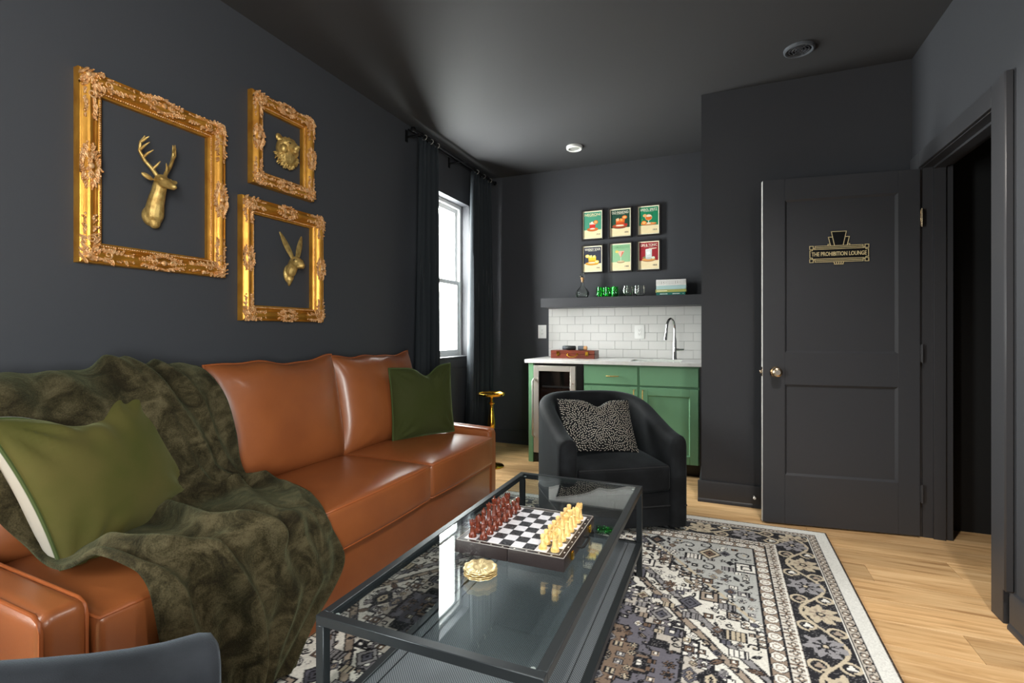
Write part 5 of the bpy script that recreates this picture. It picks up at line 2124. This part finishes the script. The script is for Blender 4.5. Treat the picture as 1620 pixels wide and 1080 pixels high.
    for k, (yy, zz, an) in enumerate(((0, -hh, 0), (hw, 0, PI / 2), (0, hh, 0), (-hw, 0, PI / 2))):
        span = (.075 if big else .050) * (1.0 if k % 2 == 0 else .9)
        mb = MB()
        inn = Vector((0, -math.copysign(1, yy) if abs(yy) > 0 else 0, -math.copysign(1, zz) if abs(zz) > 0 else 0))
        along = Vector((0, 1, 0)) if abs(zz) > 0 else Vector((0, 0, 1))
        bp = Vector((0, yy, zz)) + inn * (W * .38)
        for side in (-1, 1):
            for q in range(9):
                s_ = span * q / 8
                for e in (-1, 0, 1):
                    p = bp + along * side * s_ + inn * (e * W * .30 * (1 - .8 * q / 8))
                    dirv = along * side + inn * e * .6
                    leaf(mb, p.y, p.z, .020, .0068, math.atan2(dirv.z, dirv.y) + r.uniform(-.3, .3), .044 + .004 * (1 - q / 8), .011, r.uniform(-.4, .4))
            p = bp + along * side * span * .5
            scroll(mb, p.y, p.z, .014, r.uniform(0, 6), side, .050)
        mb.ell((.060, bp.y, bp.z), (.010, .012, .012), n=8, m=6)
        settle(mb)
        mb.build('centre_ornament', 'gold_pale', root, 70)
    return root


gilded_frame('largest ornate gold frame, around the brass stag head', 1.083, 1.678, 1.398, 2.127, .082, 3, True)
gilded_frame('smallest ornate gold frame, around the brass bear head', 1.825, 2.244, 1.900, 2.378, .076, 5, False)
gilded_frame('medium ornate gold frame, around the brass hare head', 1.767, 2.318, 1.196, 1.825, .080, 8, False)


# ---------------------------------------------------------------- brass animal heads (one skin each)
def chain(mb, pts, rad, n=12):
    """overlapping ellipsoids along a polyline: fused afterwards"""
    for (a, b, ra, rb) in zip(pts[:-1], pts[1:], rad[:-1], rad[1:]):
        a, b = Vector(a), Vector(b)
        L = (b - a).length
        st = max(2, int(L / (min(ra, rb) * .2)))
        for i in range(st + 1):
            t = i / st
            p = a.lerp(b, t)
            rr = ra + (rb - ra) * t
            mb.ell(p, (rr, rr, rr), n=n, m=8)


def animal(name, label, loc, mb, voxel, sm):
    root = thing(name, label, 'wall sculpture', loc, group='brass animal heads')
    me = remeshed(mb, voxel, sm, 'head')
    me.materials.clear()
    me.materials.append(MATS['brass'])
    o = bpy.data.objects.new('head', me)
    COL.objects.link(o)
    o.parent = root
    return root


# stag: local x out of the wall, y along it, z up (origin on the wall at the neck)
mb = MB()
chain(mb, [(.020, 0, -.065), (.030, 0, -.045), (.040, 0, 0), (.058, 0, .045), (.072, 0, .078)], [.030, .036, .032, .027, .026])
mb.ell((.018, 0, -.05), (.030, .040, .045), n=16, m=12)
mb.ell((.034, 0, -.080), (.020, .022, .024), n=14, m=10)
chain(mb, [(.078, 0, .092), (.105, 0, .080), (.135, 0, .066), (.152, 0, .058)], [.027, .022, .016, .0125])
mb.ell((.158, 0, .058), (.010, .012, .010), n=12, m=8)
for s_ in (-1, 1):
    mb.ell((.104, s_ * .019, .094), (.010, .007, .008), n=10, m=8)
    R3 = Matrix.Rotation(s_ * .35, 3, 'X')
    mb.ell((.068, s_ * .050, .098), (.007, .026, .011), R3, n=12, m=8)
st = animal('stag_head', 'brass stag head with antlers in the largest gold frame', (XL, 1.352, 1.676), mb, .0022, 7)
for s_ in (-1, 1):
    mb = MB()
    main = [(.074, s_ * .014, .108), (.066, s_ * .026, .132), (.052, s_ * .050, .165), (.046, s_ * .066, .200), (.052, s_ * .066, .235), (.064, s_ * .056, .262)]
    mb.tube(main, [.0085, .008, .0072, .0065, .0052, .0022], 8)
    for (a, b, c_) in (((.066, s_ * .027, .134), (.082, s_ * .020, .152), (.090, s_ * .012, .168)), ((.050, s_ * .055, .176), (.074, s_ * .050, .192), (.092, s_ * .040, .206)),
                       ((.046, s_ * .066, .202), (.070, s_ * .062, .218), (.088, s_ * .052, .234)), ((.052, s_ * .066, .234), (.072, s_ * .060, .246), (.084, s_ * .052, .258))):
        mb.tube([a, b, c_], [.0058, .0048, .0018], 7)
    mb.build('antler', 'brass', st, 70)

# bear: broad face, round ears, snout, shaggy ruff
mb = MB()
mb.ell((.030, 0, 0), (.042, .062, .062), n=20, m=14)
mb.ell((.030, 0, -.035), (.036, .058, .058), n=20, m=14)
mb.ell((.045, 0, .022), (.034, .050, .038), n=18, m=12)
chain(mb, [(.072, 0, .004), (.098, 0, -.008)], [.026, .019])
mb.ell((.116, 0, .001), (.008, .012, .008), n=12, m=8)
mb.ell((.090, 0, -.028), (.018, .014, .008), n=12, m=8)
for s_ in (-1, 1):
    mb.ell((.026, s_ * .048, .052), (.012, .020, .021), n=14, m=10)
    mb.ell((.030, s_ * .036, .040), (.016, .020, .020), n=14, m=10)
    mb.ell((.072, s_ * .022, .030), (.010, .014, .006), Matrix.Rotation(-s_ * .3, 3, 'X'), n=10, m=8)
    mb.ell((.052, s_ * .038, -.010), (.020, .022, .026), n=12, m=8)
rb = random.Random(3)
for k in range(110):
    a = PI + .15 + (PI - .3) * rb.random()
    rr = rb.uniform(.045, .078)
    y, z = rr * math.cos(a), -.020 + rr * 1.02 * math.sin(a)
    R3 = Matrix.Rotation(math.atan2(z, y), 3, 'X')
    mb.ell((.045 - .35 * rr + .02 * rb.random(), y, z), (.008, .016, .0035), R3, n=8, m=6)
for k in range(26):
    a = rb.uniform(-.3, PI + .3)
    y, z = .050 * math.cos(a), .012 + .044 * math.sin(a)
    R3 = Matrix.Rotation(math.atan2(z, y), 3, 'X')
    mb.ell((.050, y, z), (.005, .011, .0022), R3, n=8, m=6)
bear = animal('bear_head', 'brass bear head in the smallest gold frame', (XL, 2.045, 2.140), mb, .0018, 3)
for s_ in (-1, 1):
    mbe = MB().ell((.080, s_ * .022, .020), (.004, .005, .004), n=8, m=6)
    mbe.build('eye', 'rubber', bear, 60)

# hare: long upright ears, full cheeks, shield-shaped neck
mb = MB()
mb.ell((.010, 0, -.050), (.016, .036, .052), n=16, m=12)
chain(mb, [(.016, 0, -.080), (.012, 0, -.112)], [.018, .006])
chain(mb, [(.022, 0, -.040), (.040, 0, -.010), (.056, 0, .012)], [.030, .029, .031])
chain(mb, [(.064, 0, .014), (.090, 0, -.001), (.106, 0, -.010)], [.031, .024, .015])
mb.ell((.119, 0, -.006), (.006, .009, .007), n=10, m=8)
for s_ in (-1, 1):
    mb.ell((.080, s_ * .024, .018), (.011, .009, .010), n=10, m=8)
    mb.ell((.094, s_ * .013, -.014), (.016, .012, .011), n=10, m=8)
hare = animal('hare_head', 'brass hare head with upright ears in the medium gold frame', (XL, 2.080, 1.512), mb, .0022, 4)
for s_ in (-1, 1):
    mb = MB()
    rows = []
    for i in range(13):
        t = i / 12
        wd = .0185 * math.sin(PI * min(1, .16 + .80 * t)) ** .8 + .0012
        cx, cyy, cz = .056 - .030 * t, s_ * (.014 + .062 * t), .030 + .140 * t
        rows.append([(cx + .010 * (1 - abs(e)) * (.5 if side else -.4) * (1 - t * .5), cyy + e * wd * .9, cz - s_ * e * wd * .35) for (e, side) in ((-1, 0), (-.5, 1), (0, 1), (.5, 1), (1, 0), (.5, 0), (0, 0), (-.5, 0))])
    V = [p for row_ in rows for p in row_]
    F = []
    for i in range(12):
        for j in range(8):
            F.append((i * 8 + j, i * 8 + (j + 1) % 8, (i + 1) * 8 + (j + 1) % 8, (i + 1) * 8 + j))
    F += [tuple(range(8)), tuple(range(96, 104))]
    mb.add(V, F).build('ear', 'brass', hare, 60)
    MB().ell((.084, s_ * .0325, .020), (.004, .0022, .0045), n=10, m=8).build('eye', 'rubber', hare, 60)
